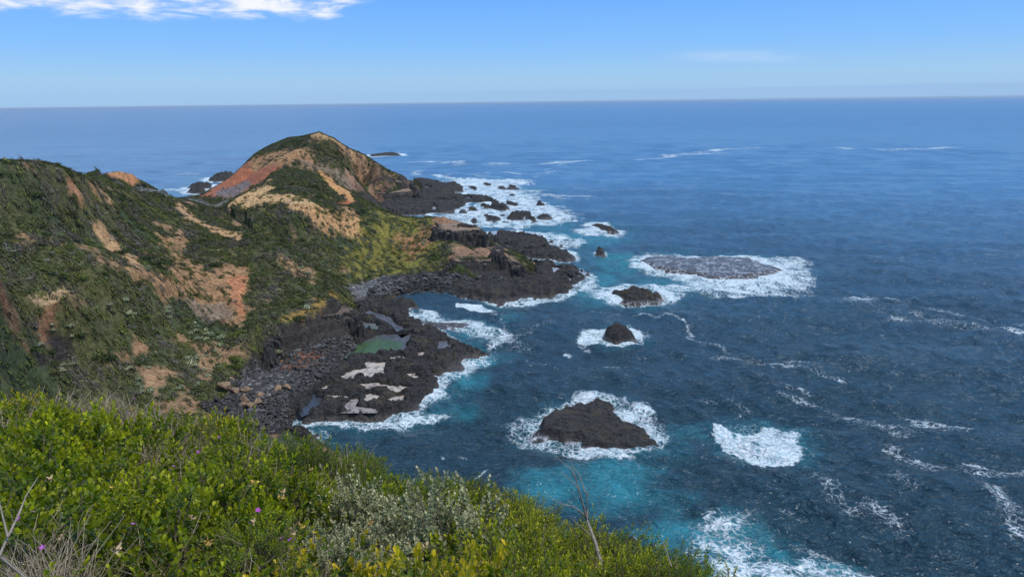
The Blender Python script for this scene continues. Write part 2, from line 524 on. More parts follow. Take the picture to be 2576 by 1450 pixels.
# ground cover zones: (tile, soil colour, plant cover 0..1, edge softness m, rockiness, points)
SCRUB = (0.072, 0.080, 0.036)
ZONES = [
 ('p', (.27,.165,.095), .34, 5, .4, [(500,490),(600,425),(640,387),(700,352),(803,328),(880,368),(950,405),(1020,440),(1045,460),(960,470),(900,490),(830,450),(740,418),(680,430),(600,492)]),
 (2, (.12,.10,.05), .93, 3, 0, [(640,500),(780,370),(900,290),(1100,205),(1230,195),(1310,210),(1340,270),(1600,340),(1700,440),(1500,430),(1330,375),(1150,335),(930,370),(740,440)]),
 (2, (.13,.11,.055), .80, 3, 0, [(1400,430),(1700,470),(2000,530),(2250,620),(1950,645),(1700,620),(1560,560),(1350,470)]),
 (2, (.33,.125,.07), 0.0, 3, .5, [(600,535),(750,530),(1040,490),(1010,560),(870,650),(760,720),(560,830),(230,815),(380,700),(500,620)]),
 (2, (.20,.165,.165), 0.0, 2.5, .9, [(430,740),(690,670),(730,690),(560,830),(350,812)]),
 (2, (.36,.21,.105), .10, 4, .5, [(780,430),(930,380),(1050,345),(1150,360),(1300,420),(1350,480),(1100,490),(900,540),(740,535),(610,532)]),
 (2, (.43,.275,.135), .18, 3, .6, [(1310,205),(1420,195),(1560,228),(1700,320),(1870,385),(1985,470),(1780,485),(1640,350),(1400,260)]),
 (2, (.17,.10,.08), 0.0, 2, .5, [(1720,400),(1800,390),(1900,480),(1790,475)]),
 (2, (.20,.155,.11), .12, 3, .5, [(1230,478),(1500,515),(1640,590),(1760,700),(1700,760),(1560,640),(1400,560)]),
 (2, (.29,.18,.12), .06, 3, .5, [(1650,560),(1950,640),(2300,640),(2345,668),(1960,690),(1760,740)]),
 (2, (.17,.10,.075), .02, 1.5, 1, [(1760,720),(2250,700),(2400,720),(2440,790),(2000,800),(1820,800)]),
 (2, (.055,.048,.044), 0.0, 1.5, 1, [(1800,790),(2100,800),(2440,770),(2500,900),(2000,920),(1880,880)]),
 (2, (.05,.045,.042), 0.0, 1, 1, [(1945,655),(2040,680),(2150,690),(2310,645),(2350,690),(2240,718),(1960,722)]),
 (2, (.50,.33,.165), .20, 3, .3, [(560,830),(640,770),(900,650),(960,640),(930,700),(960,785),(1200,810),(1350,890),(1470,960),(1480,1040),(1300,1020),(1150,960),(900,900),(640,960),(490,990),(430,940)]),
 (2, (.49,.29,.14), .32, 3, .5, [(1180,940),(1480,960),(1750,980),(1900,1230),(1880,1300),(1600,1200),(1400,1180),(1200,1040)]),
 (2, (.50,.27,.11), .04, 1.5, .3, [(1230,562),(1400,565),(1560,660),(1720,790),(1800,900),(1700,870),(1450,670),(1340,595)]),
 (2, (.38,.13,.06), 0.0, 1.5, .3, [(1570,885),(1700,858),(1760,905),(1600,915)]),
 ('p', (.17,.155,.035), .42, 5, 0, [(925,518),(1100,546),(1120,585),(1130,610),(1085,655),(1108,684),(960,692),(880,700),(860,650),(900,600),(930,560)]),
 ('p', (.27,.15,.07), .25, 4, 0, [(1000,590),(1080,570),(1100,600),(1040,650),(1000,640)]),
 ('p', (.30,.17,.10), .04, 1.5, .6, [(1075,544),(1110,539),(1205,562),(1185,592),(1090,583)]),
 ('b', (.048,.043,.04), 0.0, 1, 1, [(560,90),(700,95),(860,72),(1000,60),(1110,80),(1165,200),(1040,325),(880,312),(815,210),(840,150),(680,118)]),
 ('b', (.26,.165,.11), .12, 2, .6, [(700,470),(860,330),(1200,320),(1340,320),(1380,400),(1520,490),(1400,440),(1000,450)]),
 ('b', (.045,.042,.04), 0.0, 1, 1, [(1190,360),(1330,340),(1350,440),(1210,440)]),
 ('b', (.045,.042,.04), 0.0, 1, 1, [(640,530),(760,480),(860,486),(1340,480),(1520,505),(1660,660),(1300,720),(1080,660),(900,580),(700,555)]),
 ('p', (.042,.041,.042), 0.0, 2, 1.6, [(960,693),(1112,684),(1180,700),(1300,705),(1350,700),(1345,740),(1200,748),(1000,742),(930,755)]),
 ('p', (.125,.125,.13), 0.0, 2.5, 1.3, [(872,722),(960,695),(1010,700),(980,735),(900,766),(892,748)]),
 (3, (.36,.24,.13), .22, 1.5, .4, [(800,0),(930,0),(925,60),(1000,150),(1140,230),(1185,330),(1100,330),(960,170),(860,80)]),
 (3, (.33,.20,.105), .32, 2, .8, [(1330,40),(1600,60),(1620,130),(1500,200),(1700,260),(1750,350),(1900,300),(2150,320),(2140,480),(2060,700),(2080,830),(1900,820),(1700,740),(1640,620),(1560,520),(1450,600),(1400,650),(1300,500),(1180,430),(1130,360),(1180,320),(1300,370),(1460,400),(1480,260),(1400,150)]),
 (3, (.38,.17,.085), 0.02, 1.2, .3, [(1960,400),(2130,400),(2090,560),(2095,700),(2085,790),(2030,640),(1980,600)]),
 (3, (.25,.19,.14), .15, 2, .9, [(1640,600),(1940,600),(2000,740),(1800,790),(1680,740)]),
 (3, (.44,.32,.19), 0.0, 1.2, .9, [(260,560),(420,540),(600,530),(595,600),(470,665),(300,640)]),
 (3, (.24,.135,.08), .12, 2, .9, [(40,690),(400,670),(640,620),(690,720),(500,830),(400,870),(100,810)]),
 (3, (.04,.037,.037), 0.0, 1.2, 1, [(430,920),(560,890),(700,960),(560,1130),(350,1160),(480,1050)]),
 (3, (.30,.18,.10), .12, 2, .3, [(900,1060),(1060,1030),(1240,990),(1260,1020),(1060,1130),(920,1130)]),
 (3, (.30,.19,.11), .15, 2, .3, [(1180,1180),(1400,1170),(1560,1250),(1300,1380),(1180,1300)]),
 (1, (.40,.25,.13), .05, 1.5, .3, [(1080,680),(1160,690),(1180,760),(1110,830),(1130,960),(1080,1080),(1200,1180),(1480,1443),(1280,1443),(1180,1280),(960,1090),(1060,1020),(1090,850)]),
 (1, (.40,.25,.13), .12, 1.5, .3, [(1680,690),(1820,760),(2000,940),(2440,1060),(2440,1150),(2240,1080),(1950,960),(1780,830)]),
 (1, (.38,.20,.11), .1, 2, .5, [(740,680),(940,660),(1000,720),(900,740),(780,710)]),
 (1, (.40,.20,.10), .03, 2, .6, [(1000,480),(1150,420),(1300,420),(1400,470),(1440,520),(1620,600),(1400,590),(1200,540)]),
 (1, (.045,.04,.04), 0.0, 1, 1, [(1560,600),(1640,595),(1650,660),(1590,650)]),
 ('p', (.052,.048,.045), 0.0, 1.2, 1, [(655,885),(700,822),(790,790),(880,772),(908,798),(902,856),(800,876),(690,897)]),
 ('p', (.26,.17,.05), .3, 2, .2, [(700,800),(800,755),(860,745),(884,766),(800,786),(700,820)]),
 ('p', (.05,.047,.044), 0.0, 1.5, 1.6, [(640,905),(700,895),(905,856),(915,850),(890,900),(850,940),(790,1000),(745,1050),(700,1090),(560,1060),(500,1020),(570,1000),(585,960)]),
 ('p', (.15,.145,.145), 0.0, 3, 1.0, [(590,975),(665,930),(740,940),(720,990),(640,1010)]),
 ('p', (.14,.065,.03), 0.0, 3, 1.3, [(690,915),(760,885),(830,885),(800,915),(720,940)]),
]
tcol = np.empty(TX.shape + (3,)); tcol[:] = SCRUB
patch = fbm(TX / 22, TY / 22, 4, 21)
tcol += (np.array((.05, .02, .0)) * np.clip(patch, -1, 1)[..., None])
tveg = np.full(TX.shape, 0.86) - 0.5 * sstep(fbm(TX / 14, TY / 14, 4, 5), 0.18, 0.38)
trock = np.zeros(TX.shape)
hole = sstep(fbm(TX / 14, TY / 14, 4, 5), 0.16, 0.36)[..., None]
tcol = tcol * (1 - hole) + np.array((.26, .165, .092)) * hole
wob_s = fbm(TX / 7, TY / 7, 5, 31, gain=.7) * 1.5
for (k, colr, veg, soft, rocky, pts) in ZONES:
    poly = zone(cr(k, pts))
    lo, hi = poly.min(0) - 12, poly.max(0) + 12
    m = (TX > lo[0]) & (TX < hi[0]) & (TY > lo[1]) & (TY < hi[1])
    if not m.any(): continue
    d = sdist(TX[m], TY[m], poly) + wob_s[m] * soft * 1.6
    w = sstep(d, -soft * .5, soft * .5)
    tcol[m] = tcol[m] * (1 - w[:, None]) + np.array(colr) * w[:, None]
    tveg[m] = tveg[m] * (1 - w) + veg * w
    trock[m] = trock[m] * (1 - w) + rocky * w
TZ0 = TZ.copy()
# relief: gullies, ledges, lava columns
onland = sstep(dl, 0.5, 6)
gz, ga = np.gradient(TZ)
slope = np.hypot(gz / np.gradient(TX, axis=0).clip(.2) if False else gz / (RR * 0.0042), ga / (RR * (T_AZ[1] - T_AZ[0])))
r1 = fbm(TX / 16, TY / 16, 5, 41, ridged=True); r2 = fbm(TX / 3.2, TY / 3.2, 4, 47)
rk = np.clip(trock, 0, 1)
TZ += onland * (0.9 * r1 * np.clip(slope * 1.5, .15, 1) + 0.35 * r2) * np.where(TZ > 3.5, 1, .35)
led = fbm(TX / 7, TY / 7, 5, 53, ridged=True, gain=.6)
TZ += onland * rk * (0.9 * (1 + .5 * (np.abs(trock - 1) < .08)) * led + .5 * fbm(TX / 1.6, TY / 1.6, 3, 59)) * np.where(TZ0 > 3.5, 1, .25)
# terracing of the bare soils and lava
st = 1.4
ter = (np.floor(TZ / st) + sstep(TZ / st - np.floor(TZ / st), .55, 1)) * st
TZ = TZ + (ter - TZ) * np.clip(rk, 0, 1) * .55 * (TZ0 > 3.5)
ter = (np.floor(TZ / 2.3) + sstep(TZ / 2.3 - np.floor(TZ / 2.3), .72, 1)) * 2.3
TZ = TZ + (ter - TZ) * np.clip(1 - np.abs(trock - 1) * 6, 0, 1) * .8 * (TZ0 > 2.6)
f1, f21, vid = vor(TX / 1.05, TY / 1.05, 3)
bould = np.clip(trock - 1.0, 0, .6) / .6
TZ += bould * (0.75 * np.clip(f21, 0, .5) * (0.4 + vid) * 2 - .2)
tcol *= (1 + .35 * (vid - .5) * bould)[..., None]
fine = fbm(TX / 1.3, TY / 1.3, 4, 71)
big = fbm(TX / 9, TY / 9, 3, 75)
tcol *= (1 + .28 * fine + .22 * big)[..., None]
strat = np.sin(TZ * 2.4 + 2.5 * fbm(TX / 12, TY / 12, 2, 77))
tcol *= (1 + .13 * strat * rk * (trock < 1.1))[..., None]
tcol = np.clip(tcol, .012, .8)
clip_crests()

mt, g = material('ground_soil', .92)
P = g.pos()
n1 = g.noise(P, .85, 8, .72); n2 = g.noise(P, .35, 4, .6)
n3 = g.noise(g.map(P, (1, 1, 5)), .9, 5, .6)
c = g.attr('soil', 'Color')
c = g.mix(1.0, c, g.mix(g.ramp(n1, .3, .7), (.46, .43, .40, 1), (1.36, 1.34, 1.30, 1)), 'MULTIPLY')
c = g.mix(g.math('MULTIPLY', g.attr('rocky'), .6), c, g.mix(1.0, c, g.mix(g.ramp(n3, .35, .65), (.6, .56, .52, 1), (1.35, 1.32, 1.3, 1)), 'MULTIPLY'))
g.l.new(c, g.b.inputs['Base Color'])
h = g.math('ADD', g.math('MULTIPLY', n1, .5), g.math('MULTIPLY', n3, g.attr('rocky')))
g.l.new(g.bump(h, 1.0, .7), g.b.inputs['Normal'])
g.b.inputs['Specular IOR Level'].default_value = .2
keep = (TZ > -5.5)
fc = grid_faces(len(T_R), len(T_AZ), keep)
vv = np.stack([TX, TY, TZ], -1).reshape(-1, 3)
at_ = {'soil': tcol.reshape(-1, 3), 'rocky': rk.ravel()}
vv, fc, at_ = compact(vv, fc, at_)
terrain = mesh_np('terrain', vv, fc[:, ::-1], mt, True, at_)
tag(terrain, 'rugged headland of orange soil, scrub slopes and dark lava cliffs above the sea', kind='structure')
# ------------------------------------------------------------------ rocks: height fields grown from surveyed outlines
mrock, g = material('basalt', .85)
P = g.pos()
n1 = g.noise(P, 1.1, 7, .68); n2 = g.noise(P, .25, 4, .6)
v1 = g.voro(P, .9, 'DISTANCE_TO_EDGE')
base = g.mix(g.ramp(n1, .35, .7), (.009, .0085, .0085, 1), (.046, .041, .037, 1))
base = g.mix(g.math('MULTIPLY', g.ramp(n2, .5, .7), .6), base, (.075, .058, .028, 1))
wet = g.attr('wet')
base = g.mix(g.math('MULTIPLY', wet, .42), base, (.095, .075, .066, 1))
fz = g.attr('wash')
lace = g.ramp(g.math('ADD', g.voro(g.vmath('ADD', P, g.vmath('SCALE', g.noise(P, .8, 4, .6, out='Color'), scale=1.6)), .40, 'DISTANCE_TO_EDGE'),
                     g.math('MULTIPLY', g.math('SUBTRACT', 1.0, fz), .5)), .05, .36, 1, 0)
base = g.mix(g.math('MULTIPLY', lace, g.ramp(fz, .05, .4)), base, (.62, .64, .67, 1))
g.l.new(base, g.b.inputs['Base Color'])
g._in(g.b.inputs['Roughness'], g.ramp(wet, 0, 1, .85, .32))
g.l.new(g.bump(g.math('ADD', n1, g.math('MULTIPLY', g.math('MINIMUM', v1, .2), 1.2)), 1.0, .55), g.b.inputs['Normal'])

ROCKS = []      # outlines in world space, for the foam around them


def rock(name, pts, h, step=.4, tile='p', seed=0, zpix=0.3, edge=3.0, rough=1.0, pools=(), flat=.5, washz=(0.0, 0.0), blocks=1.6, shape=None,
         foam=(3.0, .9), wet_h=.9, world=False, base_wash=0.0):
    """pts: outline; h: height of the top; edge: metres from rim to full height"""
    poly = np.array(pts, float) if world else pix(cr(tile, pts), zpix)
    lo, hi = poly.min(0) - 3, poly.max(0) + 3
    xs = np.arange(lo[0], hi[0], step); ys = np.arange(lo[1], hi[1], step)
    Y, X = np.meshgrid(ys, xs, indexing='ij')
    wx = X + .9 * gnoise(X / 2.6, Y / 2.6, seed + 1) * min(edge, 2.5); wy = Y + .9 * gnoise(X / 2.6, Y / 2.6, seed + 2) * min(edge, 2.5)
    d = sdist(wx, wy, poly)
    prof = sstep(d, -.3, edge) ** .8
    Z = h * (flat + (1 - flat) * sstep(d, 0, edge * 3)) * prof
    if shape is not None: Z = Z * shape(X, Y)
    bl1, bl21, bid = vor(X / (blocks * 1.7), Y / blocks, seed + 3)
    s1, s21, sid = vor(X / (blocks * .55), Y / (blocks * .45), seed + 4)
    rel = .55 * (bid - .4) * np.clip(bl21 * 4, 0, 1) + .3 * (sid - .4) * np.clip(s21 * 4, 0, 1) + .45 * fbm(X / 4.5, Y / 4.5, 5, seed + 6, gain=.6)
    rel = rel + .55 * fbm(X / (blocks * 3.2), Y / (blocks * 2.2), 4, seed + 21, ridged=True) * min(1, h / 1.7)
    Z += rough * rel * np.clip(prof + .15, 0, 1) * min(2.2, .7 + h * .5)
    pm = np.zeros(X.shape)
    for pz, pp in pools:
        dd = sdist(X, Y, pp) + 1.7 * fbm(X / 2.4, Y / 2.4, 5, seed + 8, gain=.65) * min(1, step * 4)
        w = sstep(dd, -.8, .3)
        Z = Z * (1 - w) + (pz - .35 + .18 * fbm(X / 1.5, Y / 1.5, 3, seed)) * w
        pm = np.maximum(pm, w)
    Z = np.where(d < 0, np.minimum(Z, 0.1 + d * .8), Z)
    keep = Z > -1.2
    f = grid_faces(len(ys), len(xs), keep)
    wt = np.clip(1 - (Z - .15) / wet_h, 0, 1)
    wash = np.clip(washz[1] * np.clip(1 - Z / max(washz[0], .01), 0, 1) ** .7 if washz[0] else Z * 0, 0, 1)
    wash = np.maximum(wash, base_wash * (.75 + .5 * fbm(X / 6, Y / 3, 3, seed)))
    v = np.stack([X, Y, Z], -1).reshape(-1, 3)
    v, f, a = compact(v, f, {'wet': wt.ravel(), 'wash': wash.ravel()})
    o = mesh_np(name, v, f, mrock, False, a)
    ROCKS.append((poly, foam[0], foam[1]))
    return o


def near4(pts): return pix(cr(4, pts), 1.0)
POOL_PALE = [
 [(1030,1020),(1200,940),(1280,925),(1310,880),(1500,868),(1470,905),(1440,925),(1460,965),(1350,1010),(1200,1008)],
 [(1480,838),(1560,822),(1650,830),(1610,868),(1520,866)],
 [(1545,945),(1600,965),(1690,965),(1742,1008),(1700,1022),(1650,978),(1560,968)],
 [(1240,1050),(1400,1042),(1500,1062),(1672,1070),(1640,1095),(1560,1118),(1440,1090),(1320,1110),(1260,1085)],
 [(1290,1140),(1350,1130),(1418,1150),(1400,1188),(1310,1182)],
 [(955,1138),(1080,1142),(1168,1155),(1150,1178),(1000,1165)],
 [(1160,1178),(1260,1165),(1225,1230),(1380,1248),(1360,1272),(1130,1272)],
 [(1465,1182),(1540,1155),(1620,1140),(1600,1192),(1510,1196)],
 [(1720,800),(1800,782),(1805,795),(1735,840)],
 [(905,1110),(980,1062),(1040,1062),(960,1100)],
]
POOL_GREY = [
 [(1300,690),(1420,642),(1680,640),(1650,700),(1610,790),(1400,806),(1240,826),(1190,810),(1250,740)],
 [(1270,548),(1370,552),(1420,590),(1380,640),(1280,585)],
 [(1890,700),(1960,690),(1990,780),(1830,785),(1880,750)],
 [(1805,880),(1870,862),(1875,890),(1830,900)],
 [(1220,470),(1340,450),(1500,500),(1560,560),(1640,600),(1560,640),(1480,560),(1330,500)],
 [(880,1130),(960,1170),(930,1230),(800,1290),(780,1250),(850,1190)],
]
pl1 = [(1.5, near4(p)) for p in POOL_PALE] + [(1.3, near4(p)) for p in POOL_GREY]
NEARP = [(882,768),(935,751),(981,750),(1044,762),(1050,770),(1028,778),(1034,800),(1060,818),(1085,826),(1121,845),(1156,862),(1159,871),
 (1130,878),(1177,873),(1224,886),(1177,891),(1152,914),(1124,939),(1092,944),(1101,967),(1099,992),(1050,1022),(1000,1047),(941,1047),
 (873,1051),(810,1051),(775,1058),(733,1042),(700,1060),(740,1000),(800,960),(850,930),(890,880),(905,850),(900,800)]
nd = pix(NEARP, .5)
o = rock('rock_platform', NEARP, 1.9, .22, seed=11, edge=2.2, pools=pl1, flat=.85, rough=1.15, blocks=2.0, zpix=.5, foam=(5.0, 1.0), wet_h=1.0)
tag(o, 'broad black lava shelf with pale pools at the foot of the near cliff', 'rock platform')
mpool, g = material('pool_water', .12)
P = g.pos()
nn = g.noise(P, .35, 4, .6)
kind_ = g.attr('tint', 'Color')
pc = g.mix(g.ramp(nn, .3, .7), g.mix(1.0, kind_, (.66, .66, .68, 1), 'MULTIPLY'), kind_)
pc = g.mix(g.math('MULTIPLY', g.ramp(g.noise(P, .75, 5, .65), .52, .62), .85), pc, (.03, .028, .026, 1))
g.l.new(pc, g.b.inputs['Base Color'])
g.b.inputs['Specular IOR Level'].default_value = .35
g.b.inputs['Roughness'].default_value = .45
g.l.new(g.bump(g.noise(P, 3, 3, .5), .3, .1), g.b.inputs['Normal'])


def pool(poly, z, tint, label, cat='tide pool', grp=None):
    c0 = poly.mean(0); q = c0 + (poly - c0) * 1.26
    n = len(q)
    v = np.concatenate([[[*c0, z]], np.c_[q, np.full(n, z)]])
    f = [[0, 1 + i, 1 + (i + 1) % n] for i in range(n)]
    area = sum(q[i][0] * q[(i + 1) % n][1] - q[(i + 1) % n][0] * q[i][1] for i in range(n))
    if area < 0: f = [t[::-1] for t in f]
    # let polygons stay simple: fan from the centre is fine for these shapes
    o = mesh_np('tide_pool', v, f, mpool, False, {'tint': np.tile(tint, (n + 1, 1))})
    tag(o, label, cat, grp)
    return o


PALE_L = ['largest pale sandy pool winding across the middle of the near lava shelf', 'small cream pool just above the large pale pool on the near shelf',
 'hooked pale strip of water beside the large black lump on the near shelf', 'long pale pool below the central black lump of the near shelf',
 'grey oval pool in the lower half of the near lava shelf', 'thin cream strip of water at the left foot of the near shelf',
 'pinkish pool draining to the surf at the bottom edge of the near shelf', 'pale triangular pool near the lower right rim of the near shelf',
 'narrow pale channel left of the eastern point of the near shelf', 'slim cream streak at the left end of the near shelf']
for p, l in zip(POOL_PALE, PALE_L): pool(near4(p), 1.5, (.50, .43, .36) if l[:7] != 'pinkish' else (.34, .29, .26), l, grp='pools on the near lava shelf')  # flat cream tint over each whole pool sheet, one duller
GREY_L = [('grey pool around the green algae on the near lava shelf', (.09, .092, .095)), ('small shaded pool close under the near cliff tip', (.15, .17, .16)),
 ('pool on the outermost lobe of the near lava shelf', (.12, .12, .13)), ('tiny round pool near the seaward rim of the near shelf', (.16, .18, .2)),
 ('long shallow wet channel at the landward top of the near shelf', (.10, .10, .11)), ('dark backwater between cobble beach and near lava shelf', (.05, .06, .08))]
for p, (l, t) in zip(POOL_GREY, GREY_L): pool(near4(p), 1.3, t, l, grp='pools on the near lava shelf')
gp = near4([(1190,812),(1280,722),(1420,692),(1560,720),(1540,756),(1400,790),(1285,822)])
o = pool(gp, 1.308, (.06, .115, .03), 'bright green algae filling a pool on the near lava shelf', 'algae')
o.name = 'algae_mat'
gp = near4([(1320,590),(1400,600),(1400,650),(1345,655)])
o = pool(gp, 1.316, (.07, .12, .05), 'small green algae patch near the cliff end of the near shelf', 'algae'); o.name = 'algae_mat'
op = near4([(905,905),(990,880),(1150,838),(1130,862),(1000,905),(930,925)])

o = rock('reef_flat', [(1028,780),(1060,800),(1100,806),(1165,808),(1210,818),(1195,824),(1110,826),(1085,830),(1040,815)], .35, .3, seed=15, edge=3, flat=.9,
         rough=.5, foam=(4, 1.0), washz=(.9, .7))
tag(o, 'low wave washed reef between the near shelf and the bay', 'reef')
MIDP = [(1110,722),(1157,741),(1202,748),(1229,753),(1258,753),(1317,745),(1382,744),(1407,739),(1432,734),(1442,716),(1461,706),(1481,694),
 (1476,682),(1445,673),(1432,667),(1405,671),(1389,661),(1360,662),(1326,657),(1312,645),(1340,680),(1290,700),(1200,708),(1140,705)]
mp = [(.9, pix(cr('b', q), 1)) for q in ([(1590,540),(1640,535),(1660,620),(1720,660),(1640,650)],[(1870,545),(1940,555),(2000,600),(1900,640),(1880,600)],
      [(1600,500),(1700,515),(1750,555),(1680,545)],[(2180,590),(2260,610),(2240,640),(2170,620)],[(2030,650),(2110,690),(2090,720)],[(2140,640),(2200,645),(2190,665),(2150,660)])]
o = rock('rock_platform', MIDP, 2.1, .34, seed=23, edge=3, pools=mp, flat=.8, rough=1.2, blocks=2.6, zpix=.7, foam=(5, 1.0))
tag(o, 'wide black lava shelf under the twin dark bands of the middle headland', 'rock platform')
for (z, p), l in zip(mp, ['bright tall pool right beneath the middle headland cliff', 'grey pool in the centre of the middle lava shelf', 'small slanting pool at the back of the middle shelf',
                          'thin pool on the outermost tip of the middle shelf', 'sliver of water near the seaward edge of the middle shelf', 'tiny pool inside the tip of the middle shelf']):
    pool(p, z, (.33, .35, .40), l, grp='pools on the middle lava shelf')
MID2 = [(1225,583),(1258,584),(1321,589),(1353,594),(1378,603),(1380,612),(1400,616),(1371,618),(1405,626),(1438,635),(1443,648),(1427,652),
 (1348,647),(1303,641),(1262,626),(1236,605)]
mp = [(.85, pix(cr('b', q), 1)) for q in ([(1190,155),(1260,150),(1270,205),(1220,200)],[(1480,195),(1560,205),(1700,235),(1500,220)],[(1320,300),(1450,310),(1500,340),(1380,325)],
      [(1570,360),(1690,355),(1710,372),(1600,380)],[(1720,345),(1800,345),(1950,375),(1860,378)])]
o = rock('rock_platform', MID2, 1.9, .38, seed=29, edge=3, pools=mp, flat=.8, rough=1.2, blocks=2.8, zpix=.7, foam=(6, 1.0))
tag(o, 'low black shelf reaching seaward just behind the middle headland', 'rock platform')
for (z, p), l in zip(mp, ['bright pool at the landward corner of the shelf behind the headland', 'narrow pool along the top rim of the shelf behind the headland',
     'white rimmed pool below the cliff on the shelf behind the headland', 'cream pool in the middle of the shelf behind the headland', 'long thin pool toward the tip of the shelf behind the headland']):
    pool(p, z, (.36, .38, .42), l, grp='pools on the shelf behind the headland')
FARP = [(1037,452),(1057,452),(1105,457),(1119,463),(1151,461),(1169,471),(1160,479),(1140,481),(1153,489),(1178,493),(1226,495),(1250,504),
 (1217,509),(1181,509),(1169,516),(1158,521),(1144,527),(1116,533),(1048,538),(1000,538),(950,530),(960,505),(1050,492),(1052,470)]
mp = [(.9, pix(cr('f', q), 1)) for q in ([(220,460),(300,475),(320,510),(230,500)],[(350,560),(500,545),(600,560),(380,575)],[(750,610),(860,620),(870,660),(780,650)],
      [(330,660),(470,650),(530,690),(420,700)],[(300,770),(360,740),(400,790),(340,820)],[(600,640),(650,640),(660,690),(560,700)])]
o = rock('rock_platform', FARP, 2.2, .6, seed=37, edge=4, pools=mp, flat=.75, rough=1.3, blocks=4, zpix=.8, foam=(9, 1.0))
tag(o, 'large jagged black shelf spreading from the foot of the far hill', 'rock platform')
for (z, p), l, t in zip(mp, ['blue pool close to the cliff tip of the far hill', 'long pale pool across the far shelf', 'bright inlet pool at the outer rim of the far shelf',
     'greenish pool in the middle of the far shelf', 'pale pool at the near edge of the far shelf', 'small green pool on the far shelf'],
     [(.3, .4, .5), (.33, .36, .4), (.5, .55, .65), (.17, .25, .17), (.33, .35, .4), (.15, .25, .15)]):
    pool(p, z, t, l, grp='pools on the far lava shelf')

# rocks standing in the water
def peak(cx, cy, r, a=.35, b=1.0):
    c = pix([(cx, cy)], 1.0)[0]
    return lambda X, Y: a + b * np.exp(-((X - c[0]) ** 2 + (Y - c[1]) ** 2) / r ** 2)

BIG = [(165,470),(185,420),(240,350),(340,305),(440,285),(560,252),(655,258),(690,300),(680,335),(740,380),(850,440),(950,540),(985,595),(860,618),(700,608),(500,595),(440,545),(330,548),(230,522),(170,492)]
BIG = [(u, v + 34 * (v < 400) + 14 * (400 <= v < 500)) for u, v in BIG]
o = rock('sea_rock', BIG, 1.65, .13, 8, seed=51, edge=1.5, flat=1.0, rough=.5, blocks=1.5, zpix=.5, foam=(3.2, .9), washz=(1.0, .8), wet_h=.9,
         shape=lambda X, Y: 1.0 + .006 * (Y - 145) - .022 * (X - 15))
tag(o, 'largest dark wedge shaped rock ringed with surf in the foreground water', 'rock')
o = rock('sea_rock', [(1519,848),(1520,838),(1532,832),(1550,829),(1570,832),(1584,841),(1596,850),(1584,854),(1565,858),(1545,860),(1528,856)], 3.1, .14, seed=53, edge=1.7, flat=.78, rough=.5, blocks=1.0,
         zpix=.3, foam=(3, 1.0), washz=(.7, .5))
tag(o, 'round black knob of rock in a white foam ring in the middle of the bay', 'rock')
o = rock('sea_rock', [(1531,733),(1549,735),(1566,737),(1580,733),(1610,730),(1640,737),(1659,743),(1668,751),(1654,758),(1627,757),(1597,759),(1572,757),(1549,748)], 2.0, .26, seed=57, edge=2.2, flat=.6,
         rough=1.0, blocks=2, zpix=.3, foam=(5, 1.0), washz=(1.1, .6), shape=peak(1592, 738, 5, .6, .8))
tag(o, 'jagged rock with water streaming off it beside the broad flat reef', 'rock')
REEF = [(640,250),(700,222),(880,206),(1050,230),(1250,216),(1550,226),(1700,285),(1850,322),(1780,356),(1500,397),(1330,407),(1200,392),(1100,360),(900,335),(750,310)]
o = rock('reef_flat', REEF, 1.0, .4, 'c', seed=61, edge=3, flat=1, rough=.14, blocks=3, zpix=.4, foam=(9, 1.3), wet_h=7, base_wash=.78)
tag(o, 'broad flat purple brown reef awash inside a thick ring of white surf', 'reef')
o = rock('sea_rock', [(1498,632),(1508,629),(1520,633),(1522,640),(1510,643),(1498,640)], 2.2, .25, seed=63, edge=2, flat=.8, rough=.9, blocks=1.3, foam=(3, .8))
tag(o, 'small lone black rock left of the broad flat reef', 'rock')
o = rock('sea_rock', [(1484,567),(1500,566),(1522,568),(1545,576),(1556,584),(1530,582),(1505,574)], 1.6, .35, seed=65, edge=2.5, flat=.6, rough=1.1, foam=(9, 1.3), washz=(1.2, .6))
tag(o, 'low broken rock in foam straight behind the small lone rock', 'rock')
o = rock('sea_rock', [(1575,1352),(1590,1348),(1604,1356),(1600,1364),(1580,1362)], .8, .1, seed=67, edge=.8, flat=.8, rough=.7, blocks=.6, foam=(1.2, 1.0), washz=(.6, .4))
tag(o, 'tiny brown rock barely clearing the turquoise water near the bottom shrubs', 'rock')
o = rock('sea_rock', [(926,391),(940,389),(965,386),(990,384),(1004,387),(1010,391),(980,391),(950,392)], 1.7, 1.2, seed=69, edge=5, flat=.6, rough=1.2, blocks=5, foam=(16, 1.5))
tag(o, 'distant dark rock in breakers beyond the right slope of the far hill', 'rock')
o = rock('sea_rock', [(524,452),(545,444),(575,438),(590,436),(584,450),(560,455),(540,456)], 3.2, .9, seed=71, edge=5, flat=.6, rough=1.8, blocks=4, foam=(14, 1.1))
tag(o, 'dark rocks in surf touching the red slope of the far hill', 'rock')
o = rock('sea_rock', [(470,470),(500,466),(535,464),(530,472),(500,476),(480,474)], 2.6, .9, seed=73, edge=5, flat=.5, rough=2, blocks=4, foam=(12, 1.2))
tag(o, 'upper of two low black rocks in surf past the saddle of the hills', 'rock')
o = rock('sea_rock', [(471,482),(490,477),(520,477),(515,485),(490,486)], 2.4, .9, seed=75, edge=5, flat=.5, rough=2, blocks=4, foam=(12, 1.2))
tag(o, 'lower of two low black rocks in surf past the saddle of the hills', 'rock')
SH = [(705,1092),(735,1078),(770,1083),(795,1095),(803,1120),(780,1128),(745,1120),(715,1110)]
o = rock('sea_rock', SH, 1.8, .16, seed=77, edge=1.8, flat=.8, rough=1, blocks=1.3, foam=(3, 1.1))
tag(o, 'black shore rocks behind the upper edge of the green shrubs', 'rock')
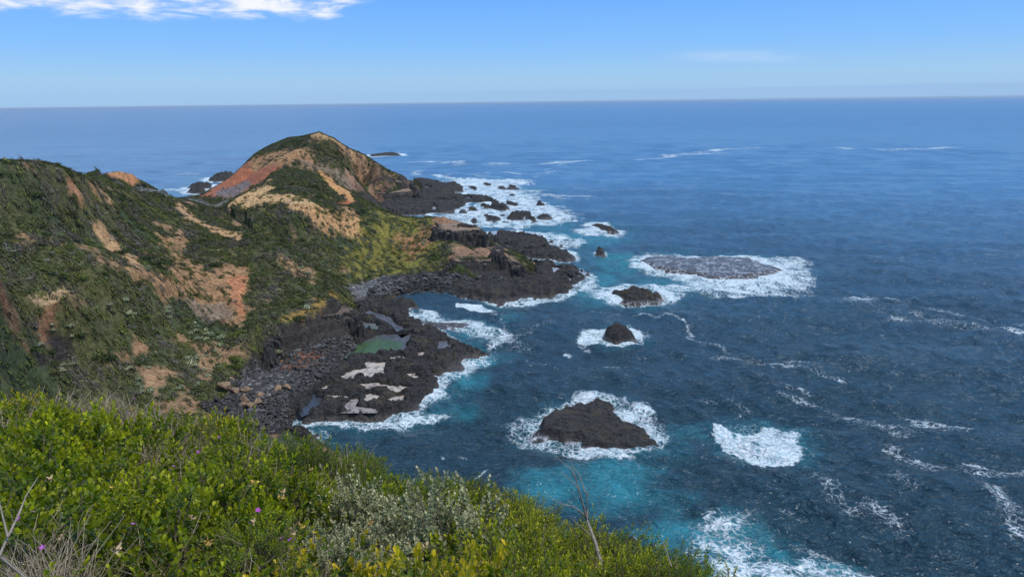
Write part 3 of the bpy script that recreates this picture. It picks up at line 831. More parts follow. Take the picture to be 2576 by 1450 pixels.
ISL = [(1188,473,12,1.6),(1225,464,14,1.2),(1262,470,11,1.0),(1289,469,13,1.0),(1290,491,9,1.2),(1240,509,15,1.8),(1283,512,17,1.2),(1258,521,24,2.2),(1222,518,11,1.6),
       (1360,513,13,1.6),(1185,526,15,1.3),(1165,529,9,1.0),(1192,553,11,1.6),(1228,543,11,1.2),(1240,551,20,1.8),(1247,560,12,1.3),(1268,561,10,1.3),(1297,547,17,2.6),
       (1318,540,22,1.6),(1338,551,14,1.6),(1372,545,17,1.4),(1265,539,5,.8),(1384,607,10,1.2),(1425,605,9,1.0),(1410,612,6,.8)]
ISL_L = ['small rock just off the outer upper corner of the far shelf', 'long thin rock farthest back in the surf off the far hill', 'middle rock of the thin row farthest back in the surf',
 'right end rock of the thin row farthest back in the surf', 'lone small rock in white water between the back row and the far shelf tip', 'rock right beside the tip of the far shelf',
 'flat rock seaward of the far shelf tip', 'longest dark rock whaleback in the surf in front of the far shelf tip', 'rock wedged between the far shelf and the whaleback rock',
 'outermost rock in the surf level with the far shelf tip', 'low rock at the near lower corner of the far shelf', 'smallest rock touching the lower edge of the far shelf',
 'lone rock in white water just behind the headland bluff', 'flat rock upper left of the rock cluster behind the headland', 'broad rock in the centre of the cluster behind the headland',
 'low rock at the foot of the cluster behind the headland', 'small right foot rock of the cluster behind the headland', 'tall left block of the ring shaped rocks behind the headland',
 'curved back rim of the ring shaped rocks behind the headland', 'rock inside the ring shaped rocks behind the headland', 'outermost rim of the ring shaped rocks behind the headland',
 'tiny rock awash above the cluster behind the headland', 'round rock at the outer foam of the shelf behind the headland', 'outermost low rock off the shelf behind the headland', 'tiny rock close in off the shelf behind the headland']
for i, (u, v, w, h) in enumerate(ISL):
    n = 11; an = np.linspace(0, 2 * np.pi, n, endpoint=False)
    rr = w * (1 + .28 * rng.standard_normal(n).clip(-1.2, 1.2))
    pts = [(u + r * math.cos(a), v + .26 * r * math.sin(a) + .1 * r * math.cos(a)) for r, a in zip(rr, an)]
    o = rock('surf_rock', pts, h, .55, seed=100 + i * 3, edge=2.4, flat=.7, rough=1.3, blocks=2.6, foam=(10 if v < 600 else 6, .9), zpix=.4)
    tag(o, ISL_L[i], 'rock', 'rocks in the surf off the far shelf' if v < 600 else 'rocks off the shelf behind the headland')

# ---- lava cliffs: stepped columns standing out of the slopes
mcliff, g = material('lava_cliff', .88)
P = g.pos()
n1 = g.noise(P, 1.2, 7, .7); n3 = g.noise(g.map(P, (1, 1, .22)), 1.1, 5, .6)
nz = g.sep(g.n.new('ShaderNodeNewGeometry').outputs['Normal'])[2]
face = g.mix(g.ramp(n3, .35, .68), (.010, .0095, .0095, 1), (.062, .055, .048, 1))
face = g.mix(g.math('MULTIPLY', g.ramp(g.noise(P, .4, 4), .52, .7), .5), face, (.12, .095, .06, 1))
topc = g.mix(g.ramp(n1, .3, .7), (.15, .10, .065, 1), (.33, .225, .145, 1))
g.l.new(g.mix(g.math('MULTIPLY', g.ramp(g.math('ADD', nz, g.math('MULTIPLY', g.math('SUBTRACT', n1, .5), .9)), .80, 1.0), g.attr('soil')), face, topc), g.b.inputs['Base Color'])
g.l.new(g.bump(g.math('ADD', n1, g.math('MULTIPLY', n3, .8)), 1, .5), g.b.inputs['Normal'])


def cliff(pts, ztop, zlow, label, step=.3, seed=0, tilt=(0, 0), col=1.5, steep=7.0, soil=1.0):
    poly = pix(pts, ztop)
    c0 = poly.mean(0)
    lo, hi = poly.min(0) - 4.5, poly.max(0) + 4.5
    xs = np.arange(lo[0], hi[0], step); ys = np.arange(lo[1], hi[1], step)
    Y, X = np.meshgrid(ys, xs, indexing='ij')
    v1, v21, vid_ = vor(X / col, Y / col, seed)
    w1, w21, wid_ = vor(X / (col * .45), Y / (col * .45), seed + 2)
    d = sdist(X, Y, poly) + 2.3 * (vid_ - .5) + .8 * (wid_ - .5) - .35 * np.clip(.25 - v21, 0, .25) * 4 + 1.6 * fbm(X / 7, Y / 7, 4, seed)
    top = ztop - 1.3 * np.clip(1 - d / 3.2, 0, 1) ** 2 - 1.1 * (vid_ > .62) * (d < 2.5) + tilt[0] * (X - c0[0]) + tilt[1] * (Y - c0[1]) + .35 * fbm(X / 3, Y / 3, 4, seed + 5)
    Z = np.where(d > 0, top - .25 * np.clip(.6 - d, 0, .6), top + d * (steep * (.35 + .65 * sstep(-d, .9, .2))) + .5 * (vid_ - .5))
    Z = np.where(Z < zlow - .5, zlow - 2.5, Z)
    # a footing of fallen blocks
    f = grid_faces(len(ys), len(xs), Z > zlow - 1.4)
    so = np.full(X.size, soil) * sstep(d, .6, 2.6).ravel()
    v, f, a = compact(np.stack([X, Y, Z], -1).reshape(-1, 3), f, {'soil': so})
    o = mesh_np('lava_cliff', v, f, mcliff, False, a)
    tag(o, label, 'cliff')


cliff([(1088,556),(1112,543),(1160,556),(1195,563),(1218,568),(1225,580),(1192,578),(1164,580),(1135,582),(1112,577),(1092,576)], 17.4, 9, 'columned lava bluff forming the upper tip of the middle headland', seed=5, tilt=(-.03, .02), step=.28)
cliff([(1110,664),(1137,656),(1160,659),(1210,658),(1267,657),(1300,662),(1320,664),(1308,650),(1288,640),(1262,634),(1200,642),(1140,648)], 8.2, 1.6, 'lower dark lava wall beneath the middle headland above the boulders', seed=6, step=.28)
cliff([(1233,628),(1262,622),(1274,630),(1272,637),(1240,636)], 11.3, 7, 'small dark lava block between the upper bluff and the lower wall', seed=7, step=.28, col=1.1)
cliff([(938,456),(960,460),(985,458),(1010,457),(1030,451),(1044,461),(1038,452),(1010,446),(960,447)], 13.0, 7, 'thin dark lava rim under the far hill shoulder', seed=8, step=.5, col=2.2)
cliff([(925,484),(960,486),(1000,484),(1040,480),(1056,482),(1050,470),(1000,474),(950,474)], 7.6, 1.8, 'lower brown lava wall at the foot of the far hill', seed=9, step=.5, col=2.6)
cliff([(664,872),(700,842),(745,820),(790,806),(850,794),(892,788),(902,800),(896,770),(850,758),(790,770),(700,805),(655,850)], 8.3, 1.6, 'black lava cliff ending the near spur above the cobble cove', seed=10, step=.22, col=1.2, soil=.5)
# ------------------------------------------------------------------ sea
S_AZ = np.radians(np.arange(-52, 52.01, 0.095))
dep = np.concatenate([np.radians(np.arange(41, .35, -.052)), np.radians(np.exp(np.linspace(math.log(.35), math.log(.07), 26)))])
S_R = EYE / np.tan(dep)
SR, SA = np.meshgrid(S_R, S_AZ, indexing='ij')
SX, SY = SR * np.sin(SA), SR * np.cos(SA)
wet_line = sdist(SX, SY, LAND)
near = SR < 1400
foam = np.zeros(SX.shape); teal = np.zeros(SX.shape)
sp = .5 * SR * np.radians(.095) + .5 * np.gradient(SR, axis=0)
SZ = np.zeros(SX.shape)
wr = np.random.default_rng(3)
patchy = .7 + .5 * fbm(SX / 60, SY / 45, 3, 211)
for i in range(80):
    lam = float(np.exp(wr.uniform(math.log(1.7), math.log(62))))
    th = math.radians(-100 + wr.normal(0, 30))      # travelling toward the shore
    k = 2 * np.pi / lam
    amp = .0170 * lam ** .85 if lam < 12 else .0060 * lam ** .9
    res = np.clip((lam / np.maximum(np.abs(sp), .05) - 2.2) / 3, 0, 1)
    ph = k * (SX * math.cos(th) + SY * math.sin(th)) + wr.uniform(0, 6.28) + 1.2 * gnoise(SX / (lam * 5), SY / (lam * 5), i)
    s = np.sin(ph)
    SZ += amp * res * (s + .25 * np.sin(2 * ph + 1.57)) * (patchy if lam < 12 else 1)
# sheltered water is calmer
SZ *= 1 - .55 * sstep(-wet_line, 25, 0)


def blob(u, v, ru, rv, val, arr, rot=0, pw=1.0, z=0, n=.35):
    """elliptic patch about frame point (u, v); half sizes in survey pixels, laid out on the water"""
    c = at(u, v, 0); ex = at(u + ru * math.cos(rot), v + ru * math.sin(rot), 0) - c; ey = at(u - rv * math.sin(rot), v + rv * math.cos(rot), 0) - c
    M = np.linalg.inv(np.array([ex, ey]).T)
    m = near & (np.abs(SX - c[0]) < 2.2 * (abs(ex[0]) + abs(ey[0])) + 2) & (np.abs(SY - c[1]) < 2.2 * (abs(ex[1]) + abs(ey[1])) + 2)
    if not m.any(): return
    x, y = SX[m] - c[0], SY[m] - c[1]
    a = M[0, 0] * x + M[0, 1] * y; b = M[1, 0] * x + M[1, 1] * y
    sc = max(3.0, .5 * (np.hypot(*ex) + np.hypot(*ey)) / 2)
    q = np.sqrt(a * a + b * b) + n * fbm(SX[m] / sc, SY[m] / sc, 4, int(u + v))
    arr[m] = np.maximum(arr[m], val * sstep(q, 1.15, .35) ** pw)


def streak(pts, w, val, arr, tile='p', n=1.0, seed=0):
    """foam line through frame points, w = half width in metres"""
    line = pix(cr(tile, pts), 0)
    lo, hi = line.min(0) - 6 * w, line.max(0) + 6 * w
    m = near & (SX > lo[0]) & (SX < hi[0]) & (SY > lo[1]) & (SY < hi[1])
    if not m.any(): return
    d = ldist(SX[m] + n * w * gnoise(SX[m] / (w * 4), SY[m] / (w * 4), 7 + seed), SY[m] + n * w * gnoise(SX[m] / (w * 4), SY[m] / (w * 4), 8 + seed), line)
    br = .75 + .6 * fbm(SX[m] / (w * 5), SY[m] / (w * 5), 3, 9 + seed)
    arr[m] = np.maximum(arr[m], val * br * sstep(d, w * 1.6, 0))


# surf around every rock and along the shore
warp = 1 + .7 * fbm(SX / 11, SY / 11, 4, 301)
SINK = np.zeros(SX.shape)
for poly, w, val in ROCKS:
    lo, hi = poly.min(0) - w * 3.5, poly.max(0) + w * 3.5
    m = (SX > lo[0]) & (SX < hi[0]) & (SY > lo[1]) & (SY < hi[1])
    if not m.any(): continue
    d = -sdist(SX[m], SY[m], poly) / warp[m].clip(.35)
    foam[m] = np.maximum(foam[m], val * sstep(d, w, -.2))
    teal[m] = np.maximum(teal[m], .42 * sstep(d, w * 2.6, 0))
    SZ[m] += .05 * sstep(d, w * .8, 0) * warp[m].clip(0, 1.3) * min(1, w / 5)
    din = sdist(SX[m], SY[m], poly)
    SINK[m] = np.maximum(SINK[m], sstep(din, .8, 2.5))
foam = np.maximum(foam, .75 * sstep(-wet_line / warp.clip(.35), 2.6, 0) * (SR > 150))
inner = sdist(SX, SY, pix([(900,745),(1000,728),(1150,735),(1230,760),(1150,800),(1050,790),(1000,760),(930,758)], 0))
foam *= 1 - .75 * sstep(inner, -2, 6)
teal *= 1 - .85 * sstep(inner, -4, 4)

B = lambda *a, **k: blob(*a, **k)
# turquoise, aerated water
for a in [(1480,1230,200,75,.9),(1350,1215,90,40,.75),(1560,1190,150,50,.8),(1700,1340,150,60,.75),(1880,1400,170,80,.95),(2020,1430,200,50,.8),(1620,1130,140,40,.45),
          (1170,960,70,40,.9),(1110,1040,120,25,.55),(1210,900,50,30,.8),(1190,835,90,28,.7),(1560,660,90,40,1.0),(1520,700,70,25,.9),(1700,715,180,40,.75),(1860,690,170,45,.6),
          (1500,600,110,26,.8),(1420,590,80,20,.9),(1380,570,110,16,.6),(1270,560,130,22,.8),(1240,500,150,40,.65),(1190,450,120,9,.6),(1900,1120,110,55,.9),(1750,1080,120,30,.4),
          (1540,740,150,30,.8),(1300,480,110,14,.6),(560,470,60,16,.4),(500,450,70,9,.4),(1650,1260,120,60,.5),(1290,800,50,20,.35),(1530,845,80,25,.5)]:
    B(*a[:4], a[4], teal)
# heavy whitewater
for a in [
        (1880,725,175,28,1.0,0),(1990,700,70,24,1.0,0),(2000,658,46,9,.95,0),(1780,722,120,20,.85,0),(1620,655,45,22,.7,0),(1960,735,110,16,.7,0),
          (1560,745,110,12,.9,0),(1660,735,60,18,.75,0),(1495,735,40,14,.7,0),(1500,582,80,11,1.1,0),(1540,592,40,8,.9,0),
          (1300,500,100,20,.8,0),(1240,480,110,9,1.0,0),(1180,462,100,6,1.1,0),(1190,455,110,5,1.0,0),(1300,455,70,4,.6,0),(1300,530,110,12,.85,0),(1360,560,110,9,.85,0),(1250,570,110,8,.95,0),
          (1400,540,80,12,.7,0),(1190,540,60,10,1.1,0),(1100,548,50,5,1.0,0),(1330,480,60,6,.7,0),(1380,520,70,8,.65,0),(1400,600,70,8,.85,0),(1430,610,50,8,.8,0),(1340,590,50,6,.8,0),
          (1200,770,48,7,1.1,.1),(1245,790,16,20,.7,.3),(1080,792,42,15,.95,.15),(1240,850,75,18,.85,0),(1150,820,55,14,.75,.1),(1130,940,35,18,.7,.4),(1160,905,50,14,.8,-.2),
          (1555,845,95,22,.9,0),(1500,845,50,11,1.0,0),(1428,884,15,11,.9,0),(1470,870,30,6,.55,.3),
          (1330,1075,70,40,.75,.2),(1400,1120,80,30,.8,.3),(1500,1145,130,20,.9,.1),(1620,1040,60,34,1.0,.75),(1480,1000,40,10,1.1,-.2),(1670,1090,26,22,.8,.5),(1650,1060,50,26,.7,.6),
          (1050,1055,120,12,1.0,-.1),(850,1062,70,10,.9,0),(1060,1020,40,14,.7,-.5),(820,1090,22,16,.7,0),(970,1075,90,9,.6,0),
          (1790,1320,70,35,.62,.2),(1900,1420,150,42,.85,.1),(1770,1400,80,40,.62,.3),(2000,1440,160,22,.75,0),(2080,1390,120,26,.5,.35),(1900,1330,100,30,.42,.4),(1840,1350,60,30,.6,.6),
          (970,391,55,3.2,1.2,0),(560,452,80,4,.95,0),(500,478,70,5,1.0,0),(450,478,60,5,.8,0),(470,437,50,2,.6,0),(1210,1195,26,4,.8,-.5),(1113,1149,10,5,.9,.5),(1165,1150,20,7,.45,0),
          (2150,760,60,5,.6,-.1),(2200,775,70,14,.38,.3),(2560,838,60,9,.85,.3),(2450,815,120,12,.55,.15),(2350,795,120,9,.45,.1),
          (2010,915,60,6,.7,.15),(2060,935,50,10,.45,.5),(2000,978,60,6,.55,.25),(2240,1075,50,7,.6,.1),(2330,1075,80,8,.75,0),(2190,1065,50,10,.45,.2),
          (2235,1135,22,7,.75,.2),(2260,1150,22,12,.5,.6),(2330,1185,90,10,.5,.15),(2450,1170,60,8,.65,.15),(2540,1185,60,6,.7,0),(2270,1220,80,26,.42,.5),
          (2080,1240,40,32,.5,.7),(2140,1285,50,14,.45,.4),(1985,1285,50,8,.7,.25),(2560,1290,50,20,.5,.6),(2510,1240,50,20,.35,.7),(2545,1340,40,22,.45,.7),
          (1380,812,16,16,.35,0),(1310,870,50,18,.45,0),(1600,880,60,10,.3,.2)]:
    blob(*a[:4], a[4], foam, rot=a[5] if len(a) > 5 else 0)
def fill(k, pts, val, arr, soft=2.0, n=3.0, lo_=.0):
    poly = pix(cr(k, pts), 0)
    lo, hi = poly.min(0) - 8, poly.max(0) + 8
    m = (SX > lo[0]) & (SX < hi[0]) & (SY > lo[1]) & (SY < hi[1])
    d = sdist(SX[m], SY[m], poly) + n * fbm(SX[m] / 4.5, SY[m] / 4.5, 5, len(pts) + 5, gain=.6)
    arr[m] = np.maximum(arr[m], val * sstep(d, -soft, soft) * (1 + .35 * fbm(SX[m] / 6, SY[m] / 6, 3, 71)))


fill(8, [(1340,450),(1390,425),(1450,480),(1500,560),(1600,600),(1750,640),(1900,660),(1940,700),(1880,755),(1740,742),(1640,733),(1500,655),(1400,618),(1360,560)], 1.7, foam, .8, 1.6)
fill(8, [(1450,480),(1540,480),(1640,460),(1730,430),(1790,470),(1900,490),(1880,540),(1920,600),(1930,680),(1700,640),(1560,600)], 1.3, foam, 1.2, 2.6)
fill(8, [(1300,430),(1400,400),(1700,400),(1900,460),(1990,560),(1980,700),(1900,780),(1640,760),(1450,680),(1320,560)], .40, foam, 2.5, 5)
fill(8, [(1280,420),(1400,390),(1700,390),(1950,460),(2000,600),(1990,720),(1850,720),(1500,640),(1320,560)], .6, teal, 4, 4)
fill(8, [(1150,1060),(1280,1010),(1420,1000),(1600,1050),(1640,1200),(1700,1330),(1500,1330),(1350,1300),(1200,1250)], .80, foam, 4, 5)
fill(8, [(1200,1250),(1350,1290),(1500,1320),(1750,1340),(2000,1290),(2150,1320),(2383,1400),(2383,1600),(1300,1600),(1330,1400)], 1.0, foam, 4, 5)
fill('c', [(530,240),(700,180),(1000,190),(1300,200),(1600,200),(1700,240),(1950,225),(2110,260),(2050,300),(2150,430),(2000,500),(1700,560),(1450,570),(1200,540),(1050,440),(800,370),(560,320)], .86, foam, 3, 5)
fill('c', [(620,225),(900,195),(1500,205),(1750,290),(1900,340),(1800,420),(1500,450),(1150,430),(800,340),(620,280)], 1.25, foam, 2, 3)
fill(8, [(-40,450),(130,350),(350,280),(480,230),(640,235),(720,255),(900,330),(950,430),(1070,540),(1000,630),(850,660),(700,655),(500,700),(300,640),(100,570),(-40,520)], .72, foam, 1.5, 3)
fill(8, [(700,300),(820,360),(960,470),(1050,560),(960,600),(850,470),(740,380)], 1.05, foam, 1, 2)
fill('c', [(90,905),(170,845),(350,830),(560,815),(660,860),(680,910),(600,960),(400,965),(150,945)], 1.1, foam, 1, 2.5)
fill('c', [(200,500),(330,470),(500,460),(800,440),(1030,480),(1040,540),(900,605),(600,620),(350,605),(240,560)], .95, foam, 2, 3)
fill('p', [(1150,455),(1100,448),(1040,447),(1200,450),(1330,452),(1340,462),(1260,470),(1320,480),(1350,500),(1400,520),(1460,548),(1440,562),(1340,572),(1230,575),(1120,556),(1090,545),(1150,530),(1200,515),(1160,500),(1130,485),(1180,475)], .92, foam, 6, 12)
fill('p', [(1250,583),(1330,580),(1420,590),(1470,600),(1480,612),(1440,622),(1400,614),(1330,592)], .85, foam, 3, 5)
fill('p', [(1040,770),(1090,780),(1110,795),(1180,810),(1290,840),(1310,860),(1240,870),(1180,850),(1120,835),(1060,810)], .78, foam, 2, 4)
fill('p', [(1190,880),(1250,900),(1200,930),(1150,960),(1110,1000),(1080,1040),(1000,1075),(860,1080),(800,1060),(950,1052),(1050,1025),(1095,960),(1130,920)], .8, foam, 1.5, 3)
fill('p', [(1480,700),(1500,690),(1505,720),(1460,740),(1400,755),(1300,765),(1200,755),(1250,752),(1400,745),(1450,730)], .85, foam, 2, 3)
fill('p', [(1150,762),(1210,762),(1248,775),(1240,783),(1190,776),(1150,768)], 1.4, foam, .6, 1.5)
fill(8, [(1130,1080),(1400,1010),(1650,1080),(1700,1250),(2000,1300),(2200,1400),(2383,1480),(2300,1600),(1300,1600),(1100,1300)], .85, teal, 4, 4)
# drift lines
for w, val, k, pts in [
  (1.1,.9,'c',[(570,715),(660,715),(730,725),(800,738),(870,730),(950,742),(1000,760),(1060,840),(1080,870)]),
  (1.2,.85,'c',[(1030,885),(1100,915),(1200,945),(1270,965),(1330,975),(1380,1005),(1450,1030)]),
  (1.0,.42,'c',[(1440,1040),(1520,1080),(1640,1110),(1700,1140)]),
  (1.6,.40,'c',[(1120,1040),(1300,1070),(1440,1090),(1560,1150),(1640,1230),(1760,1280),(2000,1290)]),
  (1.0,.6,'c',[(0,670),(120,675),(270,658),(380,670),(500,690)]),
  (1.4,.9,'c',[(2320,600),(2440,580),(2576,590)]),
  (1.6,.42,'c',[(1770,1070),(1850,1090),(1950,1110),(2060,1120)]),
  (1.6,.38,'c',[(100,1010),(300,1040),(420,1040),(520,1050)]),
  (1.3,.36,'c',[(20,1250),(140,1200),(330,1180),(480,1190)]),
  (2.5,.55,'d',[(1240,1190),(1380,1290),(1560,1340),(1760,1350),(1980,1380),(2200,1430),(2356,1480)]),
  (2.2,.38,'e',[(0,290),(160,330),(300,350),(370,390)]),(2.0,.42,'e',[(300,480),(420,500),(560,550),(700,580),(900,590),(1100,580),(1200,570)]),
  (2.0,.42,'e',[(690,700),(780,780),(900,800),(1050,830),(1300,830),(1523,830)]),(1.6,.4,'e',[(270,870),(330,1010),(420,1060),(520,1060),(590,1150)]),
  (1.6,.36,'e',[(700,920),(800,950),(820,1050),(760,900)]),(1.8,.4,'e',[(1290,1030),(1400,1080),(1460,1160),(1523,1200)]),
  (1.1,.6,'p',[(1165,768),(1215,764),(1250,775),(1262,800),(1270,830)]),
  (1.4,.6,'p',[(1300,845),(1380,820),(1400,812)]),
  (8.5,1.06,'f',[(0,110),(220,112),(400,115),(700,120)]),(6.8,0.62,'f',[(0,168),(200,165),(440,175)]),
  (10.2,1.06,'f',[(700,158),(1000,147),(1400,142),(1850,140),(2170,120),(2538,95)]),(7.6,0.94,'f',[(2150,140),(2300,118),(2538,100)]),
  (8.5,1.15,'f',[(230,245),(150,248),(80,272),(160,290),(330,305),(420,318),(620,325),(760,330)]),
  (6.8,0.75,'f',[(450,318),(620,290),(850,270),(1000,268)]),(6.8,0.88,'f',[(1080,265),(1350,270),(1600,280),(1850,270)]),
  (6.8,0.75,'f',[(850,300),(1000,310),(1150,315),(1270,322)]),
  (6.8,0.75,'f',[(1850,290),(1980,260),(2060,235),(2170,230)]),(6.0,0.62,'f',[(1790,320),(1800,345),(1830,350)]),
  (7.6,0.88,'f',[(1700,590),(2000,598),(2300,605),(2538,600)]),(5.1,0.75,'f',[(2100,610),(2200,630),(2430,640),(2480,660)]),
  (5.1,0.62,'f',[(2180,470),(2400,480),(2538,490)]),
  (6.0,0.69,'f',[(1540,215),(1750,218)]),(5.1,0.62,'f',[(1750,245),(1900,240),(1980,205)]),
  (13.6,1.06,'d',[(-330,225),(-200,205),(0,183),(100,182),(265,172)]),(13.6,1.00,'d',[(-200,195),(0,175),(160,160),(220,148),(440,142)]),
  (13.6,0.94,'d',[(1050,138),(1200,147),(1400,150),(1650,148),(1880,136)]),(15.3,0.62,'d',[(1920,122),(2100,122),(2356,125)]),(10.2,0.44,'d',[(430,138),(700,135),(1000,138)]),
  (1.0,.7,'e',[(35,150),(130,180),(230,190),(330,205)]),
  (3,.5,'p',[(415,437),(440,440),(470,442),(520,445)]),
]:
    streak(pts, w, val, foam, k)
for q_, (pts_, w_, v_) in enumerate([([(2180,745),(2300,770),(2420,790),(2576,815)], 2.4, .5), ([(2120,770),(2260,800),(2400,815),(2576,850)], 3.2, .42), ([(1800,905),(1920,915),(2040,935),(2120,960)], 1.6, .5),
   ([(1960,985),(2060,1010),(2140,1060),(2260,1085),(2420,1085)], 1.8, .5), ([(2230,1120),(2280,1165),(2400,1180),(2576,1190)], 1.8, .55), ([(2050,1205),(2120,1270),(2200,1290),(2240,1330)], 2.0, .5),
   ([(2300,1060),(2380,1070),(2420,1090)], 2.6, .62), ([(2480,1220),(2530,1280),(2576,1330)], 2.2, .5), ([(1700,1000),(1850,1010),(1980,1040)], 1.2, .34), ([(1320,905),(1420,925),(1560,930)], 1.2, .34)]):
    streak(pts_, w_ * 1.25, v_ + .16, foam, 'p', seed=40 + q_)
streak([(2150,480),(2300,485),(2538,480)], 5, .4, foam, 'f')
# foam never sits under solid ground far from water; a little speckle everywhere close in
sprk = .16 * sstep(fbm(SX / 35, SY / 22, 4, 401), .15, .6) * (SR < 600)
foam = np.maximum(foam, sprk)
reef_d = sdist(SX, SY, pix(cr('c', REEF), .4))
SZ *= 1 - .8 * sstep(reef_d, -3, 1)
# the breaking wave stands up
c = at(1900, 1125, 0); bw = ldist(SX, SY, pix([(1808,1080),(1850,1120),(1920,1150),(2010,1180)], 0))
SZ += .9 * sstep(bw, 5, 0) * (SR < 200) * (1 + .4 * fbm(SX / 1.2, SY / 1.2, 3, 77))
rough_foam = np.clip(foam, 0, 1.2) * (SR < 450)
SZ += .16 * rough_foam * fbm(SX / .9, SY / .9, 3, 91)

SZ = SZ * (1 - SINK) - .9 * SINK
msea, g = material('sea_water', .1)
P = g.pos()
px_, py_, pz_ = g.sep(P)
dist = g.vmath('LENGTH', g.comb(px_, py_, 0.0))
te = g.attr('teal')
fo = g.math('MULTIPLY', g.attr('foam'), g.ramp(g.noise(g.map(P, (1, 1, 1), (0, 0, .5)), .17, 5, .65), .32, .66, .50, 1.02))
wv = g.vmath('SCALE', g.vmath('SUBTRACT', g.noise(P, .22, 4, .6, out='Color'), (.5, .5, .5)), scale=3.2)
Pw = g.vmath('ADD', P, wv)
vA = g.voro(Pw, .7, 'DISTANCE_TO_EDGE'); vB = g.voro(g.vmath('ADD', Pw, g.vmath('SCALE', g.noise(P, 1.4, 3, .6, out='Color'), scale=.5)), 1.7, 'DISTANCE_TO_EDGE')
fz_ = g.noise(Pw, 1.6, 6, .68)
lacy = g.math('ADD', g.math('MULTIPLY', g.ramp(vA, 0, .33, 1, 0, False), .62), g.math('MULTIPLY', g.ramp(vB, 0, .3, 1, 0, False), .38))
pat = g.math('ADD', g.math('MULTIPLY', lacy, .55), g.math('MULTIPLY', fz_, .62))
# density decides how much of the lace is white
fm = g.ramp(g.math('ADD', pat, g.math('MULTIPLY', fo, .85)),   .92, 1.36)
fm = g.math('MULTIPLY', fm, g.ramp(fo, .04, .22))
solid = g.ramp(g.math('ADD', fo, g.math('MULTIPLY', g.math('SUBTRACT', fz_, .5), .9)), .72, 1.34)
fm = g.math('MAXIMUM', fm, solid)
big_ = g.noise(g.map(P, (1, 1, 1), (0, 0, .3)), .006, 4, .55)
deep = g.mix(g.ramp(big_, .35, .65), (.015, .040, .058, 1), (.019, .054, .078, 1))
deep = g.mix(g.ramp(dist, 120, 720), deep, (.058, .165, .31, 1))  # lightened with distance: far sky sheen and haze put into the base colour
t_n = g.noise(Pw, .12, 5, .6)
tf = g.math('MULTIPLY', te, g.ramp(t_n, .25, .65, .25, 1.0), clamp=True)
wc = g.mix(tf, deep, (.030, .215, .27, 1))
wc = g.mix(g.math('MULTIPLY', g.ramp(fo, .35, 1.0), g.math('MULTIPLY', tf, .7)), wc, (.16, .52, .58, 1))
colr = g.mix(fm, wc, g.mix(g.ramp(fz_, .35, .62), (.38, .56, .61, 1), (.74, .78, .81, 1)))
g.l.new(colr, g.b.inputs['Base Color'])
g._in(g.b.inputs['Roughness'], g.math('MAXIMUM', g.math('MULTIPLY', fm, .75), g.ramp(dist, 100, 2500, .15, .28)))
g.b.inputs['IOR'].default_value = 1.333
# ripples: long low crests running across the view, finer close by and broader far out
rot = (0, 0, math.radians(8))
wq = g.vmath('SCALE', g.vmath('SUBTRACT', g.noise(P, .12, 3, .6, out='Color'), (.5, .5, .5)), scale=5.0)
Pq = g.vmath('ADD', P, wq)
b1 = g.noise(g.map(Pq, (.34, 1.0, 1.0), rot), .95, 3, .6, .5)
b2 = g.noise(g.map(Pq, (.36, 1.0, 1.0), (0, 0, math.radians(-14))), .30, 3, .55, .6)
b3 = g.noise(g.map(P, (.30, 1.0, 1.0), rot), .065, 4, .6)
sharp = lambda q: g.math('POWER', g.math('SUBTRACT', 1.0, g.math('ABSOLUTE', g.math('MULTIPLY', g.math('SUBTRACT', q, .5), 2.6))), 1.6)
hh = g.math('ADD', g.math('MULTIPLY', sharp(b1), g.ramp(dist, 150, 900, .42, .10)), g.math('MULTIPLY', sharp(b2), g.ramp(dist, 200, 1500, .62, .9)))
hh = g.math('ADD', hh, g.math('MULTIPLY', b3, g.ramp(dist, 300, 1500, .8, 3.4)))
gust = g.noise(g.map(P, (.35, 1, 1), (0, 0, .12)), .012, 5, .6)
hh = g.math('MULTIPLY', hh, g.ramp(gust, .3, .7, .6, 1.3))
hh = g.math('ADD', hh, g.math('MULTIPLY', fm, .25))
g.l.new(g.bump(hh, 1.0, 1.0), g.b.inputs['Normal'])
fs = grid_faces(len(S_R), len(S_AZ), (wet_line < 14) & (SR > 70))
vs = np.stack([SX, SY, SZ], -1).reshape(-1, 3)
as_ = {'foam': foam.ravel(), 'teal': teal.ravel()}
vs, fs, as_ = compact(vs, fs, as_)
sea = mesh_np('sea', vs, fs[:, ::-1], msea, True, as_)
tag(sea, 'open blue sea with surf', kind='structure')
mbed, g = material('seabed', .9)
g.b.inputs['Base Color'].default_value = (.01, .03, .045, 1)
bed = mesh_np('seabed', [(-60000, -3000, -9), (60000, -3000, -9), (60000, 57000, -9), (-60000, 57000, -9)], [[0, 1, 2, 3]], mbed)
tag(bed, kind='structure')
